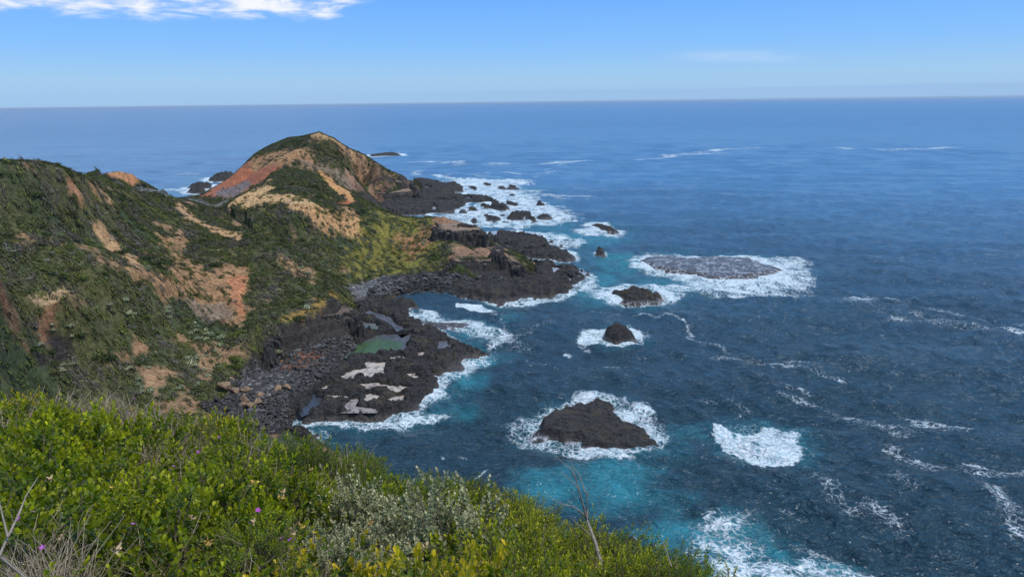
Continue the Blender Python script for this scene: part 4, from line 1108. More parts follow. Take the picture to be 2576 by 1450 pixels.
# ------------------------------------------------------------------ hillside plants
def leaf_mat(name, trans=.25, rough=.55, spec=.3, var=.5):
    m, g = material(name, rough)
    c = g.attr('tint', 'Color')
    oi = g.n.new('ShaderNodeObjectInfo')
    c = g.mix(1.0, c, g.mix(g.ramp(g.noise(g.pos(), 2.2, 2), .3, .7), (1 - var * .5,) * 3 + (1,), (1 + var * .5,) * 3 + (1,)), 'MULTIPLY')
    c = g.mix(1.0, c, g.mix(oi.outputs['Random'], (.66, .72, .66, 1), (1.32, 1.22, 1.15, 1)), 'MULTIPLY')
    g.l.new(c, g.b.inputs['Base Color'])
    g.b.inputs['Specular IOR Level'].default_value = spec
    tr = g.n.new('ShaderNodeBsdfTranslucent'); g.l.new(g.mix(1.0, c, (1.25, 1.3, .6, 1), 'MULTIPLY'), tr.inputs[0])
    mx = g.n.new('ShaderNodeMixShader'); mx.inputs[0].default_value = trans
    g.l.new(g.b.outputs[0], mx.inputs[1]); g.l.new(tr.outputs[0], mx.inputs[2]); g.l.new(mx.outputs[0], g.out.inputs[0])
    return m


mscrub = leaf_mat('scrub_leaf', .12, .7, .15)
mtwig, g = material('dead_wood', .85)
g.l.new(g.mix(g.ramp(g.noise(g.pos(), 9, 4), .3, .7), (.20, .18, .165, 1), (.40, .375, .35, 1)), g.b.inputs['Base Color'])


def rot_quads(n, c, nrm, L, Wd, r):
    """n flakes at c facing nrm with half length L, half width Wd"""
    up = r.normal(size=(n, 3)); t = np.cross(nrm, up); t /= np.linalg.norm(t, axis=1, keepdims=True) + 1e-9
    b = np.cross(nrm, t)
    L = np.reshape(L, (-1, 1)); Wd = np.reshape(Wd, (-1, 1))
    v = np.stack([c - t * L, c - b * Wd, c + t * L, c + b * Wd], 1)
    return v.reshape(-1, 3), np.arange(n * 4).reshape(-1, 4)


def clump(n, r, fl=.16, lumps=5):
    """unit bush: flakes on several overlapping lobes, some strays"""
    cs = np.c_[r.normal(0, .33, (lumps, 2)), r.uniform(.12, .42, lumps)]; rs = r.uniform(.38, .62, lumps)
    k = r.integers(0, lumps, n)
    d = r.normal(size=(n, 3)); d[:, 2] = np.abs(d[:, 2]) * .9 + .02; d /= np.linalg.norm(d, axis=1, keepdims=True)
    c = cs[k] + d * rs[k, None] * r.uniform(.72, 1.06, n)[:, None] * [1, 1, .8]
    c[:, 2] = np.maximum(c[:, 2], .0)
    nrm = d + r.normal(0, .55, (n, 3)); nrm /= np.linalg.norm(nrm, axis=1, keepdims=True)
    v, f = rot_quads(n, c, nrm, fl * r.uniform(.7, 1.5, n), fl * r.uniform(.4, .8, n), r)
    return v, f, np.repeat(r.uniform(.55, 1.45, n), 4)


pr = np.random.default_rng(11)
PROTO = [clump(50, pr, .19) for _ in range(14)]
# what the camera could see of the land
el_ = (TZ - EYE) / RR
vis = el_ - np.maximum.accumulate(np.vstack([np.full((1, TX.shape[1]), -9), el_[:-1]]), axis=0)
VIS = vis > -0.004
cell = (RR * .0042) * (RR * (T_AZ[1] - T_AZ[0]))
slopef = 1 + np.clip(slope, 0, 1.5) * .5
GREENS = np.array([(.078,.096,.034), (.062,.078,.030), (.108,.128,.036), (.096,.096,.056), (.116,.106,.092), (.125,.138,.040)])
spec_n = fbm(TX / 10, TY / 10, 4, 501); spec_m = fbm(TX / 4, TY / 4, 3, 503)
grass_z = np.zeros(TX.shape)
for k, pts in [('p', [(925,518),(1100,546),(1120,585),(1130,610),(1085,655),(1108,684),(960,692),(880,700),(820,680),(760,600),(900,560)])]:
    grass_z = sstep(sdist(TX, TY, zone(cr(k, pts))), -4, 4)


def scatter(count, cover, rmin, rmax, seed, palette=None, zs=.62, stretch=1.35):
    r = np.random.default_rng(seed)
    w = cell * slopef * cover * VIS * (dl > 1.5) * (TZ > 2.3) * (RR > 85)
    w = w * (np.abs(T_AZ[None, :]) < math.radians(43))
    p = (w / w.sum()).ravel()
    idx = r.choice(len(p), count, p=p)
    i, j = np.unravel_index(idx, TX.shape)
    rr_ = RR[i, j] * (1 + r.uniform(-.002, .002, count)); aa = AA[i, j] + r.uniform(-.5, .5, count) * (T_AZ[1] - T_AZ[0])
    x, y = rr_ * np.sin(aa), rr_ * np.cos(aa)
    return x, y, TZ[i, j], i, j, r.uniform(rmin, rmax, count) ** 1.0, r


def merged(name, x, y, z, size, tint, r, zs=.62, stretch=1.35, lean=.25, mat=None, protos=None):
    protos = protos or PROTO
    V, F, T, off = [], [], [], 0
    which = r.integers(0, len(protos), len(x))
    for k, (pv, pf, pt) in enumerate(protos):
        m = which == k; n = m.sum()
        if not n: continue
        a = r.uniform(0, 6.28, n); ca, sa = np.cos(a)[:, None], np.sin(a)[:, None]
        X = pv[None, :, 0] * ca - pv[None, :, 1] * sa; Y = pv[None, :, 0] * sa + pv[None, :, 1] * ca
        Zz = np.repeat(pv[None, :, 2], n, 0) * zs
        # wind-shorn: drawn out along the prevailing wind
        wd = math.radians(-38)
        u = X * math.cos(wd) + Y * math.sin(wd); w_ = -X * math.sin(wd) + Y * math.cos(wd)
        u = u * stretch + Zz * lean; w_ = w_ / stretch ** .5
        X = u * math.cos(wd) - w_ * math.sin(wd); Y = u * math.sin(wd) + w_ * math.cos(wd)
        s = size[m][:, None]
        # follow the slope
        gx = tz_at(x[m] + .8, y[m]) - z[m]; gy = tz_at(x[m], y[m] + .8) - z[m]
        gx = np.clip(gx / .8, -1.2, 1.2)[:, None]; gy = np.clip(gy / .8, -1.2, 1.2)[:, None]
        vx, vy = X * s, Y * s
        v = np.stack([x[m][:, None] + vx, y[m][:, None] + vy, z[m][:, None] - .12 * s + Zz * s + .8 * (gx * vx + gy * vy)], -1)
        nv = pv.shape[0]
        V.append(v.reshape(-1, 3)); F.append((pf[None] + (np.arange(n) * nv)[:, None, None] + off).reshape(-1, 4)); off += n * nv
        T.append((tint[m][:, None, :] * pt[None, :, None]).reshape(-1, 3))
    return mesh_np(name, np.concatenate(V), np.concatenate(F), mat or mscrub, False, {'tint': np.concatenate(T)})


def tints(i, j, r, pale=0.0):
    s = spec_n[i, j] + .35 * r.normal(size=len(i)) * .6
    t = np.empty((len(i), 3))
    pal = np.where(s < -.28, 4, np.where(s < -.08, 3, np.where(s < .10, 1, np.where(s < .28, 0, 2))))
    pal = np.where((spec_m[i, j] > .33), 5, pal)
    t[:] = GREENS[pal]
    gz_ = grass_z[i, j]
    alt = np.array([(.10,.12,.085), (.075,.10,.04), (.12,.115,.03)])[r.integers(0, 3, len(i))]
    t = np.where((gz_ > .5)[:, None], alt, t)
    return t * r.uniform(.8, 1.25, (len(i), 1))


x, y, z, i, j, s, r = scatter(27000, tveg ** 1.3, .45, 1.3, 41)
s *= np.clip(.75 + .5 * (RR[i, j] / 300), .7, 1.45)
o = merged('hillside_scrub', x, y, z, s, tints(i, j, r), r, .74)
tag(o, 'wind shorn coastal scrub matting the slopes', 'scrub', kind='stuff')
# low herbs and tussocks on the bare soil
x, y, z, i, j, s, r = scatter(15000, np.clip(tveg, .10, .5) * (1 - .6 * (trock > .9)), .14, .42, 43)
tt = tints(i, j, r) * [1.15, 1.2, 1.2]
small = [clump(16, pr, .3, 3) for _ in range(6)]
o = merged('tussock', x, y, z, s * np.clip(RR[i, j] / 220, .8, 2.0), tt, r, .8, 1.0, .1, protos=small)
o.name = 'ground_herbs'
tag(o, 'small herbs and tussocks dotting the bare soil', 'herbs', kind='stuff')


# ---- individual hillside shrubs: foliage with a woody base
def shrub_proto(n, seed, col, pale=False, zs=.75, fl=.13, lumps=6):
    r = np.random.default_rng(seed)
    v, f, t = clump(n, r, fl, lumps)
    v = v * [1, 1, zs]
    tint = np.array(col) * t[:, None]
    return v, f, tint


def stems_mesh(seed, n=7, R=.5, H=.35, w=.03):
    r = np.random.default_rng(seed)
    lines = []
    for _ in range(n):
        a = r.uniform(0, 6.28); e = np.array([math.cos(a) * R * r.uniform(.4, 1), math.sin(a) * R * r.uniform(.4, 1), H * r.uniform(.6, 1.2)])
        lines.append(([np.array([0, 0, -.15]), e * [.4, .4, .55] + r.normal(0, .05, 3), e], [w, w * .7, w * .3]))
    return tubes(lines, 4)


def tubes(lines, sides=5):
    V, F, off = [], [], 0
    for pts, rad in lines:
        pts = np.array(pts, float); n = len(pts)
        t = np.gradient(pts, axis=0); t /= np.linalg.norm(t, axis=1, keepdims=True) + 1e-9
        ref = np.array([0, 0, 1.0]) if abs(t[0, 2]) < .9 else np.array([1.0, 0, 0])
        a = np.cross(t, ref); a /= np.linalg.norm(a, axis=1, keepdims=True) + 1e-9; b = np.cross(t, a)
        an = np.linspace(0, 2 * np.pi, sides, endpoint=False)
        rad = np.array(rad, float)[:, None, None]
        ring = pts[:, None] + rad * (np.cos(an)[None, :, None] * a[:, None] + np.sin(an)[None, :, None] * b[:, None])
        V.append(ring.reshape(-1, 3))
        k = np.arange(n - 1)[:, None] * sides; q = np.arange(sides)[None]
        q2 = (q + 1) % sides
        F.append((np.stack([k + q, k + q2, k + sides + q2, k + sides + q], -1).reshape(-1, 4)) + off)
        off += n * sides
    return np.concatenate(V), np.concatenate(F)


def empty(name, loc, rz=0, scale=1.0):
    o = bpy.data.objects.new(name, None); COL.objects.link(o)
    o.location = loc; o.rotation_euler = (0, 0, rz); o.scale = (scale,) * 3 if np.isscalar(scale) else scale
    return o


def add_child(parent, name, me):
    c = bpy.data.objects.new(name, me); COL.objects.link(c); c.parent = parent
    return c


HS = {}
for key, cols, zs in [('dark', (.042,.062,.018), .7), ('olive', (.082,.088,.028), .65), ('grey', (.088,.086,.07), .6), ('pale', (.27,.30,.19), .8), ('bright', (.085,.115,.022), .75)]:
    HS[key] = []
    for q in range(3):
        v, f, t = shrub_proto(340 if key != 'pale' else 200, 900 + q + len(key) * 7, cols, zs=zs, fl=.10 if key != 'pale' else .13, lumps=8 if key != 'pale' else 4)
        fo_ = mesh_np('foliage', v, f, mscrub, False, {'tint': t}, link=False)
        sv, sf = stems_mesh(50 + q)
        st_ = mesh_np('stems', sv, sf, mtwig, True, link=False)
        HS[key].append((fo_.data, st_.data))
        bpy.data.objects.remove(fo_); bpy.data.objects.remove(st_)


def hill_shrub(x, y, key, size, label, group, sx=1.0):
    z = float(tz_at(np.array([x]), np.array([y]))[0])
    o = empty('hillside_shrub' if key != 'pale' else 'cushion_bush', (x, y, z - .08 * size), random.uniform(0, 6.28), (size * sx, size / sx ** .5, size))
    d = random.choice(HS[key])
    add_child(o, 'foliage', d[0]); add_child(o, 'stems', d[1])
    tag(o, label, 'shrub', group)
    return o


TRACED = [((485,622),'grey',3.2,'rounded grey green shrub at the top right of the big tan scar'),((540,668),'dark',3.0,'dark round bush standing alone in the tan scar'),
 ((395,668),'dark',3.4,'long dark shrub island left of the big tan scar'),((370,655),'dark',2.8,'dark shrub at the upper end of the island left of the scar'),
 ((305,640),'dark',2.6,'dark shrub on the rim above the sandy track'),((455,742),'dark',1.7,'small dark shrub low in the tan scar'),((492,742),'dark',1.5,'small dark shrub beside its twin low in the tan scar'),
 ((600,840),'bright',2.2,'upright green bush on the gully right of the pale cushions'),((585,905),'bright',2.0,'green bush at the foot of the gully'),
 ((350,915),'dark',2.2,'dark shrub above the foreground hedge on the slope'),((250,905),'dark',2.0,'dark shrub beneath the black rock on the left slope'),
 ((205,850),'dark',1.6,'dark rounded bush right beside the black rock'),((720,445),'olive',3.2,'olive scrub dome on top of the second hill'),
 ((780,470),'olive',4.2,'broad olive thicket on the face of the second hill'),((745,462),'olive',4.0,'grey olive thicket left on the face of the second hill'),
 ((815,480),'olive',3.8,'olive thicket right on the face of the second hill'),((800,500),'dark',3.2,'dark lower end of the thicket on the second hill'),
 ((860,495),'dark',2.4,'small dark bush right of the thicket on the second hill'),((610,530),'olive',2.8,'round olive bush on the sand at the foot of the second hill'),
 ((840,535),'olive',3.0,'olive bush low on the orange side of the second hill'),((910,535),'dark',2.8,'dark bush by the grassy saddle'),
 ((305,505),'dark',2.2,'small dark bush at the fork of the sandy track'),((525,595),'dark',2.4,'dark bush on the right bank of the sandy streak'),
 ((750,805),'dark',2.0,'dark shrub above the near cliff')]
for (u, v), key, size, lab in TRACED:
    px__, py__ = hit(u, v)
    hill_shrub(px__, py__, key, size, lab, 'shrubs standing out on the slopes', 1.15)
# more shrubs: the largest of the scatter on the nearer slopes
x, y, z, i, j, s, r = scatter(170, (tveg > .5) * (RR < 330) * 1.0, 1.2, 2.1, 57)
for a in range(len(x)):
    sp_ = spec_n[i[a], j[a]] + .1 * r.normal()
    key = 'grey' if sp_ < -.15 else 'dark' if sp_ < .15 else 'olive' if sp_ < .32 else 'bright'
    hill_shrub(x[a], y[a], key, s[a], {'grey': 'grey twiggy shrub in the scrub of the left slopes', 'dark': 'dark green shrub in the scrub of the left slopes',
               'olive': 'olive shrub in the scrub of the left slopes', 'bright': 'fresh green shrub in the scrub of the left slopes'}[key], f'{key} shrubs in the slope scrub', 1.2)
CUSH = [(1,(1060,870)),(3,(345,915)),(3,(350,980)),(3,(450,820)),(3,(452,883)),(3,(610,845)),(3,(612,910)),(3,(695,915)),(3,(540,1160)),(3,(510,1192)),(3,(535,1210)),(3,(612,1155)),
 (3,(1440,680)),(3,(1430,712)),(3,(1460,750)),(3,(1675,800)),(3,(1680,830)),(3,(1660,870)),(3,(1620,890)),(3,(1690,940)),(3,(1775,855)),(3,(1765,895)),(3,(1790,900)),(3,(1895,930)),(3,(1770,940)),(3,(1890,990)),
 (3,(1620,1100)),(3,(1660,1110)),(3,(1650,1150)),(3,(1670,1165)),(3,(1690,1050)),(3,(1780,1080)),(3,(1880,1080)),(3,(1890,1165)),(3,(1780,1245)),(3,(1800,1255)),(3,(1750,1205)),(3,(1540,1250)),(3,(1670,1330)),(3,(1705,1315)),
 (3,(1205,1295)),(3,(1230,1350)),(3,(1380,1360)),(3,(1170,1290)),(3,(1190,1330)),(3,(1100,1190)),(3,(1080,1200)),(3,(1270,1180)),(3,(1285,1385)),(3,(1520,1360)),(3,(1190,1400)),(3,(1090,720)),(3,(1070,610)),(3,(1160,720)),
 (4,(830,150)),(4,(780,100)),(4,(1000,130)),(4,(600,280)),(4,(840,430)),(4,(610,785)),(4,(110,900)),(4,(30,970)),(4,(80,770)),(4,(10,600)),(4,(520,630))]
for n_, (k, p) in enumerate(CUSH):
    (u, v), = cr(k, [p])
    a, b = hit(u, v)
    hill_shrub(a, b, 'pale', random.uniform(.75, 1.15) * (.9 + .1 * n_ % 3 / 3), 'pale grey green cushion bush dotted on the slope above the cobble cove', 'pale cushion bushes', 1.0)
for n_ in range(34):
    k, p = 'b', (random.gauss(650, 130), random.gauss(210, 70))
    (u, v), = cr(k, [p]); a, b = hit(u, v)
    hill_shrub(a, b, 'pale', random.uniform(.9, 1.5), 'pale cushion bush on the grassy bowl beside the headland lava', 'pale cushion bushes near the headland', 1.0)

# bleached dead branches lying in the scrub
DEAD = [(3,(940,95)),(3,(990,90)),(3,(1180,130)),(3,(940,655)),(3,(1065,620)),(3,(1100,840)),(3,(1140,850)),(3,(1370,930)),(3,(1400,980)),(3,(1320,860)),(3,(560,370)),(3,(480,390)),(3,(260,440)),(3,(700,310)),
 (3,(1250,1130)),(3,(330,1010)),(3,(780,240)),(1,(1355,900)),(1,(1120,1110)),(1,(1380,1190)),(1,(1310,790)),(1,(680,640)),(1,(80,1200)),(1,(520,1280)),(1,(1030,905)),(1,(1380,1050)),(3,(60,180)),(3,(120,200)),(3,(420,280)),(3,(620,220)),(3,(1200,610)),(3,(1220,520))]


def dead_mesh(seed):
    r = np.random.default_rng(seed); lines = []
    for b in range(7):
        a = r.uniform(0, 6.28); p = np.array([0, 0, 0.05]); d = np.array([math.cos(a), math.sin(a), .55]); pts = [p.copy()]
        for s_ in range(7):
            d = d + r.normal(0, .35, 3); d[2] = max(d[2], -.1) * .8 + .06; d /= np.linalg.norm(d)
            p = p + d * r.uniform(.12, .24); pts.append(p.copy())
            if s_ in (2, 4) :
                e = d + r.normal(0, .6, 3); e /= np.linalg.norm(e)
                lines.append(([p, p + e * .22, p + e * .38 + [0, 0, .1]], [.022, .016, .007]))
        lines.append((pts, np.linspace(.045, .01, len(pts))))
    return tubes(lines, 4)


DM = []
mdead, g = material('bleached_wood', .8)
g.b.inputs['Base Color'].default_value = (.27, .26, .25, 1)
for q in range(4):
    v, f = dead_mesh(700 + q); o = mesh_np('dead_branch', v, f, mdead, True, link=False); DM.append(o.data); bpy.data.objects.remove(o)
for n_, (k, p) in enumerate(DEAD):
    (u, v), = cr(k, [p]); a, b = hit(u, v)
    o = bpy.data.objects.new('dead_branch', DM[n_ % 4]); COL.objects.link(o)
    o.location = (a, b, float(tz_at(np.array([a]), np.array([b]))[0]) + .45); o.rotation_euler = (0, 0, random.uniform(0, 6.28)); sc = random.uniform(.7, 1.2); o.scale = (sc, sc, sc)
    tag(o, 'bleached dead branches lying tangled in the hillside scrub', 'dead branch', 'bleached branches in the scrub')

# ---- boulders
mb, g = material('sandstone', .9)
n1 = g.noise(g.pos(), 1.6, 6, .65)
g.l.new(g.mix(g.ramp(n1, .3, .7), (.11, .07, .045, 1), (.34, .22, .13, 1)), g.b.inputs['Base Color'])
g.l.new(g.bump(n1, 1, .3), g.b.inputs['Normal'])


def boulder_mesh(seed, facets=9):
    import bmesh
    r = np.random.default_rng(seed)
    bm = bmesh.new(); bmesh.ops.create_icosphere(bm, subdivisions=3, radius=1)
    pl = r.normal(size=(facets, 3)); pl /= np.linalg.norm(pl, axis=1, keepdims=True); dd = r.uniform(.42, .8, facets)
    for vtx in bm.verts:
        p = np.array(vtx.co)
        for n_, d_ in zip(pl, dd):
            e = p @ n_ - d_
            if e > 0: p = p - n_ * e * .92
        p *= 1 + .09 * float(gnoise(np.array([p[0] * 2.5 + seed]), np.array([p[1] * 2.5 + p[2] * 1.7]), seed)[0])
        vtx.co = p
    me = bpy.data.meshes.new('boulder'); bm.to_mesh(me); bm.free(); me.materials.append(mb)
    return me


BM = [boulder_mesh(q + 20) for q in range(5)]
BLD = [((170,1085),3.3,'largest blocky tan boulder at the inner corner of the near cove'),((335,1105),2.1,'pale tan boulder among dark cobbles left of the paired boulders'),((590,1090),1.9,'left one of two tan boulders close together on the cobbles'),
 ((665,1078),1.7,'right one of two tan boulders close together on the cobbles'),((450,1140),1.5,'small tan boulder between the pair and the low group'),((425,1215),2.6,'tallest brown boulder just above the round green bush'),
 ((325,1180),1.8,'flat topped boulder in the low group above the round bush'),((370,1215),1.5,'squat boulder wedged in the low group above the round bush'),((315,1215),1.4,'leftmost boulder of the low group above the round bush'),
 ((250,1100),1.6,'slab shaped boulder between the largest boulder and the pale one'),((220,1010),1.5,'grey tan boulder on the bank above the cobbles'),((320,1135),.9,'small tan stone below the pale boulder'),
 ((245,375),1.3,'orange boulder lodged in the red gully')]
for n_, (p, s, lab) in enumerate(BLD):
    (u, v), = cr(4, [p]); a, b = hit(u, v)
    o = bpy.data.objects.new('boulder', BM[n_ % 5]); COL.objects.link(o)
    o.location = (a, b, float(tz_at(np.array([a]), np.array([b]))[0]) + .28 * s); o.rotation_euler = (random.uniform(-.3, .3), random.uniform(-.3, .3), random.uniform(0, 6.28))
    o.scale = (s * .75, s * .62, s * .5)
    tag(o, lab, 'boulder', 'tan boulders of the near cove')
# cobbles
def cobbles(name, zpts, k, count, smin, smax, seed, label, dark):
    poly = zone(cr(k, zpts)); r = np.random.default_rng(seed)
    lo, hi = poly.min(0), poly.max(0)
    x = r.uniform(lo[0], hi[0], count * 3); y = r.uniform(lo[1], hi[1], count * 3)
    m = sdist(x, y, poly) > 0; x, y = x[m][:count], y[m][:count]
    z = tz_at(x, y)
    s = r.uniform(smin, smax, len(x)) * (1 + 1.2 * (r.uniform(size=len(x)) > .93))
    pv = []
    import bmesh
    for q in range(5):
        bm = bmesh.new(); bmesh.ops.create_icosphere(bm, subdivisions=1, radius=1)
        V = np.array([v_.co for v_ in bm.verts]); V *= (1 + .22 * r.normal(size=(len(V), 1))) * [1, .8, .6]
        Fc = np.array([[v_.index for v_ in f_.verts] for f_ in bm.faces]); bm.free(); pv.append((V, Fc))
    V, F, T, off = [], [], [], 0
    for q, (a, f) in enumerate(pv):
        mm = np.arange(len(x)) % 5 == q; n = mm.sum(); an = r.uniform(0, 6.28, n)[:, None]
        X = a[None, :, 0] * np.cos(an) - a[None, :, 1] * np.sin(an); Y = a[None, :, 0] * np.sin(an) + a[None, :, 1] * np.cos(an)
        S = s[mm][:, None]
        V.append(np.stack([x[mm][:, None] + X * S, y[mm][:, None] + Y * S, z[mm][:, None] + .25 * S + a[None, :, 2] * S], -1).reshape(-1, 3))
        F.append((f[None] + (np.arange(n) * len(a))[:, None, None] + off).reshape(-1, 3)); off += n * len(a)
        cc = np.array(dark[0])[None] + (np.array(dark[1]) - dark[0])[None] * r.uniform(0, 1, (n, 1)) ** 2
        T.append(np.repeat(cc, len(a), 0))
    o = mesh_np(name, np.concatenate(V), np.concatenate(F), mcob, False, {'tint': np.concatenate(T)})
    tag(o, label, 'cobbles', kind='stuff')


mcob, g = material('cobble', .8)
g.l.new(g.attr('tint', 'Color'), g.b.inputs['Base Color'])
g.l.new(g.bump(g.noise(g.pos(), 5, 4), .6, .1), g.b.inputs['Normal'])
dk = ((.022, .021, .02), (.10, .095, .09))
cobbles('cobbles', [(640,905),(700,897),(905,858),(900,900),(850,945),(800,1000),(745,1055),(690,1090),(560,1050),(500,1020),(570,1000),(585,960)], 'p', 5200, .16, .5, 5, 'dark rounded cobbles filling the near cove', dk)
cobbles('cobbles', [(960,697),(1112,686),(1180,702),(1290,706),(1345,704),(1310,735),(1200,746),(1000,740),(900,762)], 'p', 3600, .2, .6, 6, 'dark boulders heaped along the second beach', dk)
cobbles('cobbles', [(876,724),(960,697),(1010,702),(980,735),(902,766)], 'p', 2200, .12, .3, 7, 'grey cobbles at the head of the second beach', ((.11, .11, .115), (.28, .28, .28)))
cobbles('cobbles', [(590,975),(665,930),(740,940),(720,990),(640,1010)], 'p', 1500, .12, .3, 8, 'pale grey cobbles at the back of the near cove', ((.08, .08, .08), (.24, .23, .22)))
cobbles('cobbles', [(690,915),(760,885),(830,885),(800,915),(720,940)], 'p', 350, .2, .42, 9, 'rust coloured cobbles below the near cliff', ((.08, .035, .02), (.26, .10, .045)))
# ------------------------------------------------------------------ the near slope at the lookout
SKY = [(-60,955),(0,960),(200,990),(400,1008),(515,1032),(545,1022),(600,1020),(655,1040),(692,1098),(735,1095),(790,1090),(835,1118),(870,1128),(960,1165),(1100,1195),(1230,1222),(1290,1250),(1400,1305),(1540,1345),(1700,1402),(1800,1442),(1900,1500)]
# the shrub canopy drops away from the lookout at a slope that depends on bearing and ends at a crest
R0 = np.interp([q[0] for q in SKY], [-60, 0, 400, 690, 960, 1230, 1500, 1800, 1900], [19, 18, 15.5, 12.5, 10.5, 9, 7.6, 6.2, 5.8])
_az, _k, CREST = [], [], []
for (u, v), r0 in zip(SKY, R0):
    d = ray(u, v + 6); h = math.hypot(d[0], d[1])
    _az.append(math.atan2(d[0], d[1])); _k.append(-d[2] / h - 1.5 / r0); CREST.append((d[0] / h * r0, d[1] / h * r0))
CREST = np.array(CREST)


def canopy(x, y):
    a = np.arctan2(x, np.maximum(y, .01))
    return 1.5 + np.hypot(x, y) * np.interp(a, _az, _k)


near_poly = np.concatenate([[(-40, -6), (-40, CREST[0][1] + 1)], [(CREST[0][0] * 1.6, CREST[0][1] * 1.15)], CREST, [(4.5, 1.5), (5, -6)]])


def ground_near(x, y):
    s = -sdist(x, y, near_poly)
    z = EYE - canopy(x, y) - .68 + .22 * sstep(x, -3, .5) + .5 * fbm(x / 1.9, y / 1.9, 3, 601)
    return z - 3.2 * np.maximum(s - .1, 0) - .35 * sstep(s, -.7, .3)


gx = np.arange(-34, 30, .16); gy = np.arange(-6, 46, .16)
GY, GX = np.meshgrid(gy, gx, indexing='ij')
GZ = ground_near(GX, GY)
GZ = np.maximum(GZ, tps(GX, np.maximum(GY, 40)) * 0 + 6)
msoil, g = material('near_soil', .95)
g.l.new(g.mix(g.ramp(g.noise(g.pos(), 6, 6, .7), .3, .7), (.045, .060, .020, 1), (.16, .125, .070, 1)), g.b.inputs['Base Color'])
g.l.new(g.bump(g.noise(g.pos(), 20, 4), .6, .05), g.b.inputs['Normal'])
o = mesh_np('near_slope', np.stack([GX, GY, GZ], -1).reshape(-1, 3), grid_faces(len(gy), len(gx))[:, :], msoil, True)
tag(o, 'steep lookout slope under the shrubs', kind='structure')


def near_hit(u, v, lift=0.0):
    d = ray(u, v); h = math.hypot(d[0], d[1]); sx_, cy_ = d[0] / h, d[1] / h; tn = -d[2] / h
    rr = np.arange(1.5, 30, .04); z = EYE - rr * tn
    g_ = EYE - canopy(rr * sx_, rr * cy_) + lift
    k = np.nonzero(z < g_)[0]
    rr0 = rr[k[0]] if len(k) else 14.0
    return rr0 * sx_, rr0 * cy_


def leaves(c, ax, nr, L, Wd, fold=.25):
    """oval leaves: base c, direction ax, face normal nr"""
    sd = np.cross(ax, nr); sd /= np.linalg.norm(sd, axis=1, keepdims=True) + 1e-9
    up = np.cross(sd, ax)
    L = np.reshape(L, (-1, 1)); Wd = np.reshape(Wd, (-1, 1))
    v = np.stack([c, c + ax * L * .38 - sd * Wd * .8 + up * Wd * fold, c + ax * L * .78 - sd * Wd * .85 + up * Wd * fold, c + ax * L,
                  c + ax * L * .78 + sd * Wd * .85 + up * Wd * fold, c + ax * L * .38 + sd * Wd * .8 + up * Wd * fold], 1)
    n = len(c); b = np.arange(n)[:, None] * 6
    f = np.concatenate([b + [0, 1, 2, 3], b + [0, 3, 4, 5]])
    return v.reshape(-1, 3), f


def sprig_bush(seed, nsprig, nleaf, L, Wd, cols, tipcol, R=.5, Hh=.42, shell=.75, open_=1.15, tipup=.35):
    """dome of leafy sprigs: leaves spiral up each shoot and open at the tip; also returns the shoots"""
    r = np.random.default_rng(seed)
    d = r.normal(size=(nsprig, 3)); d[:, 2] = np.abs(d[:, 2]) + .12; d /= np.linalg.norm(d, axis=1, keepdims=True)
    rad = r.uniform(shell - .25, 1.0, nsprig) ** .6
    lump = 1 + .30 * gnoise(d[:, 0] * 3.1 + seed, d[:, 1] * 3.1, seed) * 2
    tip = d * (rad * lump)[:, None] * [R, R, Hh]
    ax = d * [1, 1, .8] + [0, 0, tipup * (1 if L > .03 else .25)] + r.normal(0, .3, (nsprig, 3)); ax /= np.linalg.norm(ax, axis=1, keepdims=True)
    C, A, N, S, T = [], [], [], [], []
    a1 = np.cross(ax, r.normal(size=(nsprig, 3))); a1 /= np.linalg.norm(a1, axis=1, keepdims=True); a2 = np.cross(ax, a1)
    slen = L * 3.0
    tone = r.uniform(.75, 1.25, nsprig)
    mixc = r.uniform(0, 1, nsprig)
    for k in range(nleaf):
        t = k / max(nleaf - 1, 1); ph = k * 2.4 + r.uniform(-.3, .3, nsprig)
        out = a1 * np.cos(ph)[:, None] + a2 * np.sin(ph)[:, None]
        c = tip - ax * (slen * (1 - t))[..., None] if np.ndim(slen) else tip - ax * slen * (1 - t)
        la = out * (open_ * (1.15 - .75 * t)) + ax * (.35 + .9 * t) + r.normal(0, .12, (nsprig, 3)); la /= np.linalg.norm(la, axis=1, keepdims=True)
        nr = ax * 1.0 - out * .5 + r.normal(0, .15, (nsprig, 3))
        C.append(c); A.append(la); N.append(nr); S.append(r.uniform(.8, 1.15, nsprig) * (1 - .35 * t * t))
        base = np.array(cols[0])[None] * (1 - mixc[:, None]) + np.array(cols[1])[None] * mixc[:, None]
        col = base * (1 - t ** 2)[..., None] + np.array(tipcol)[None] * (t ** 2) if np.ndim(t) else base * (1 - t ** 2) + np.array(tipcol)[None] * t ** 2  # inner leaves tinted darker as clump shade, tips yellower and brighter
        T.append(col * (tone * r.uniform(.85, 1.15, nsprig))[:, None])
    C, A, N, S, T = map(np.concatenate, (C, A, N, S, T))
    v, f = leaves(C, A, N, L * S, Wd * S)
    st = [([np.array([0, 0, -.1]) + tip[q] * [.15, .15, 0], tip[q] * [.6, .6, .5], tip[q] - ax[q] * slen, tip[q]], [.006, .004, .0025, .0015]) for q in range(0, nsprig, 3)]
    sv, sf = tubes(st, 3)
    return v, f, np.repeat(T, 6, 0), sv, sf


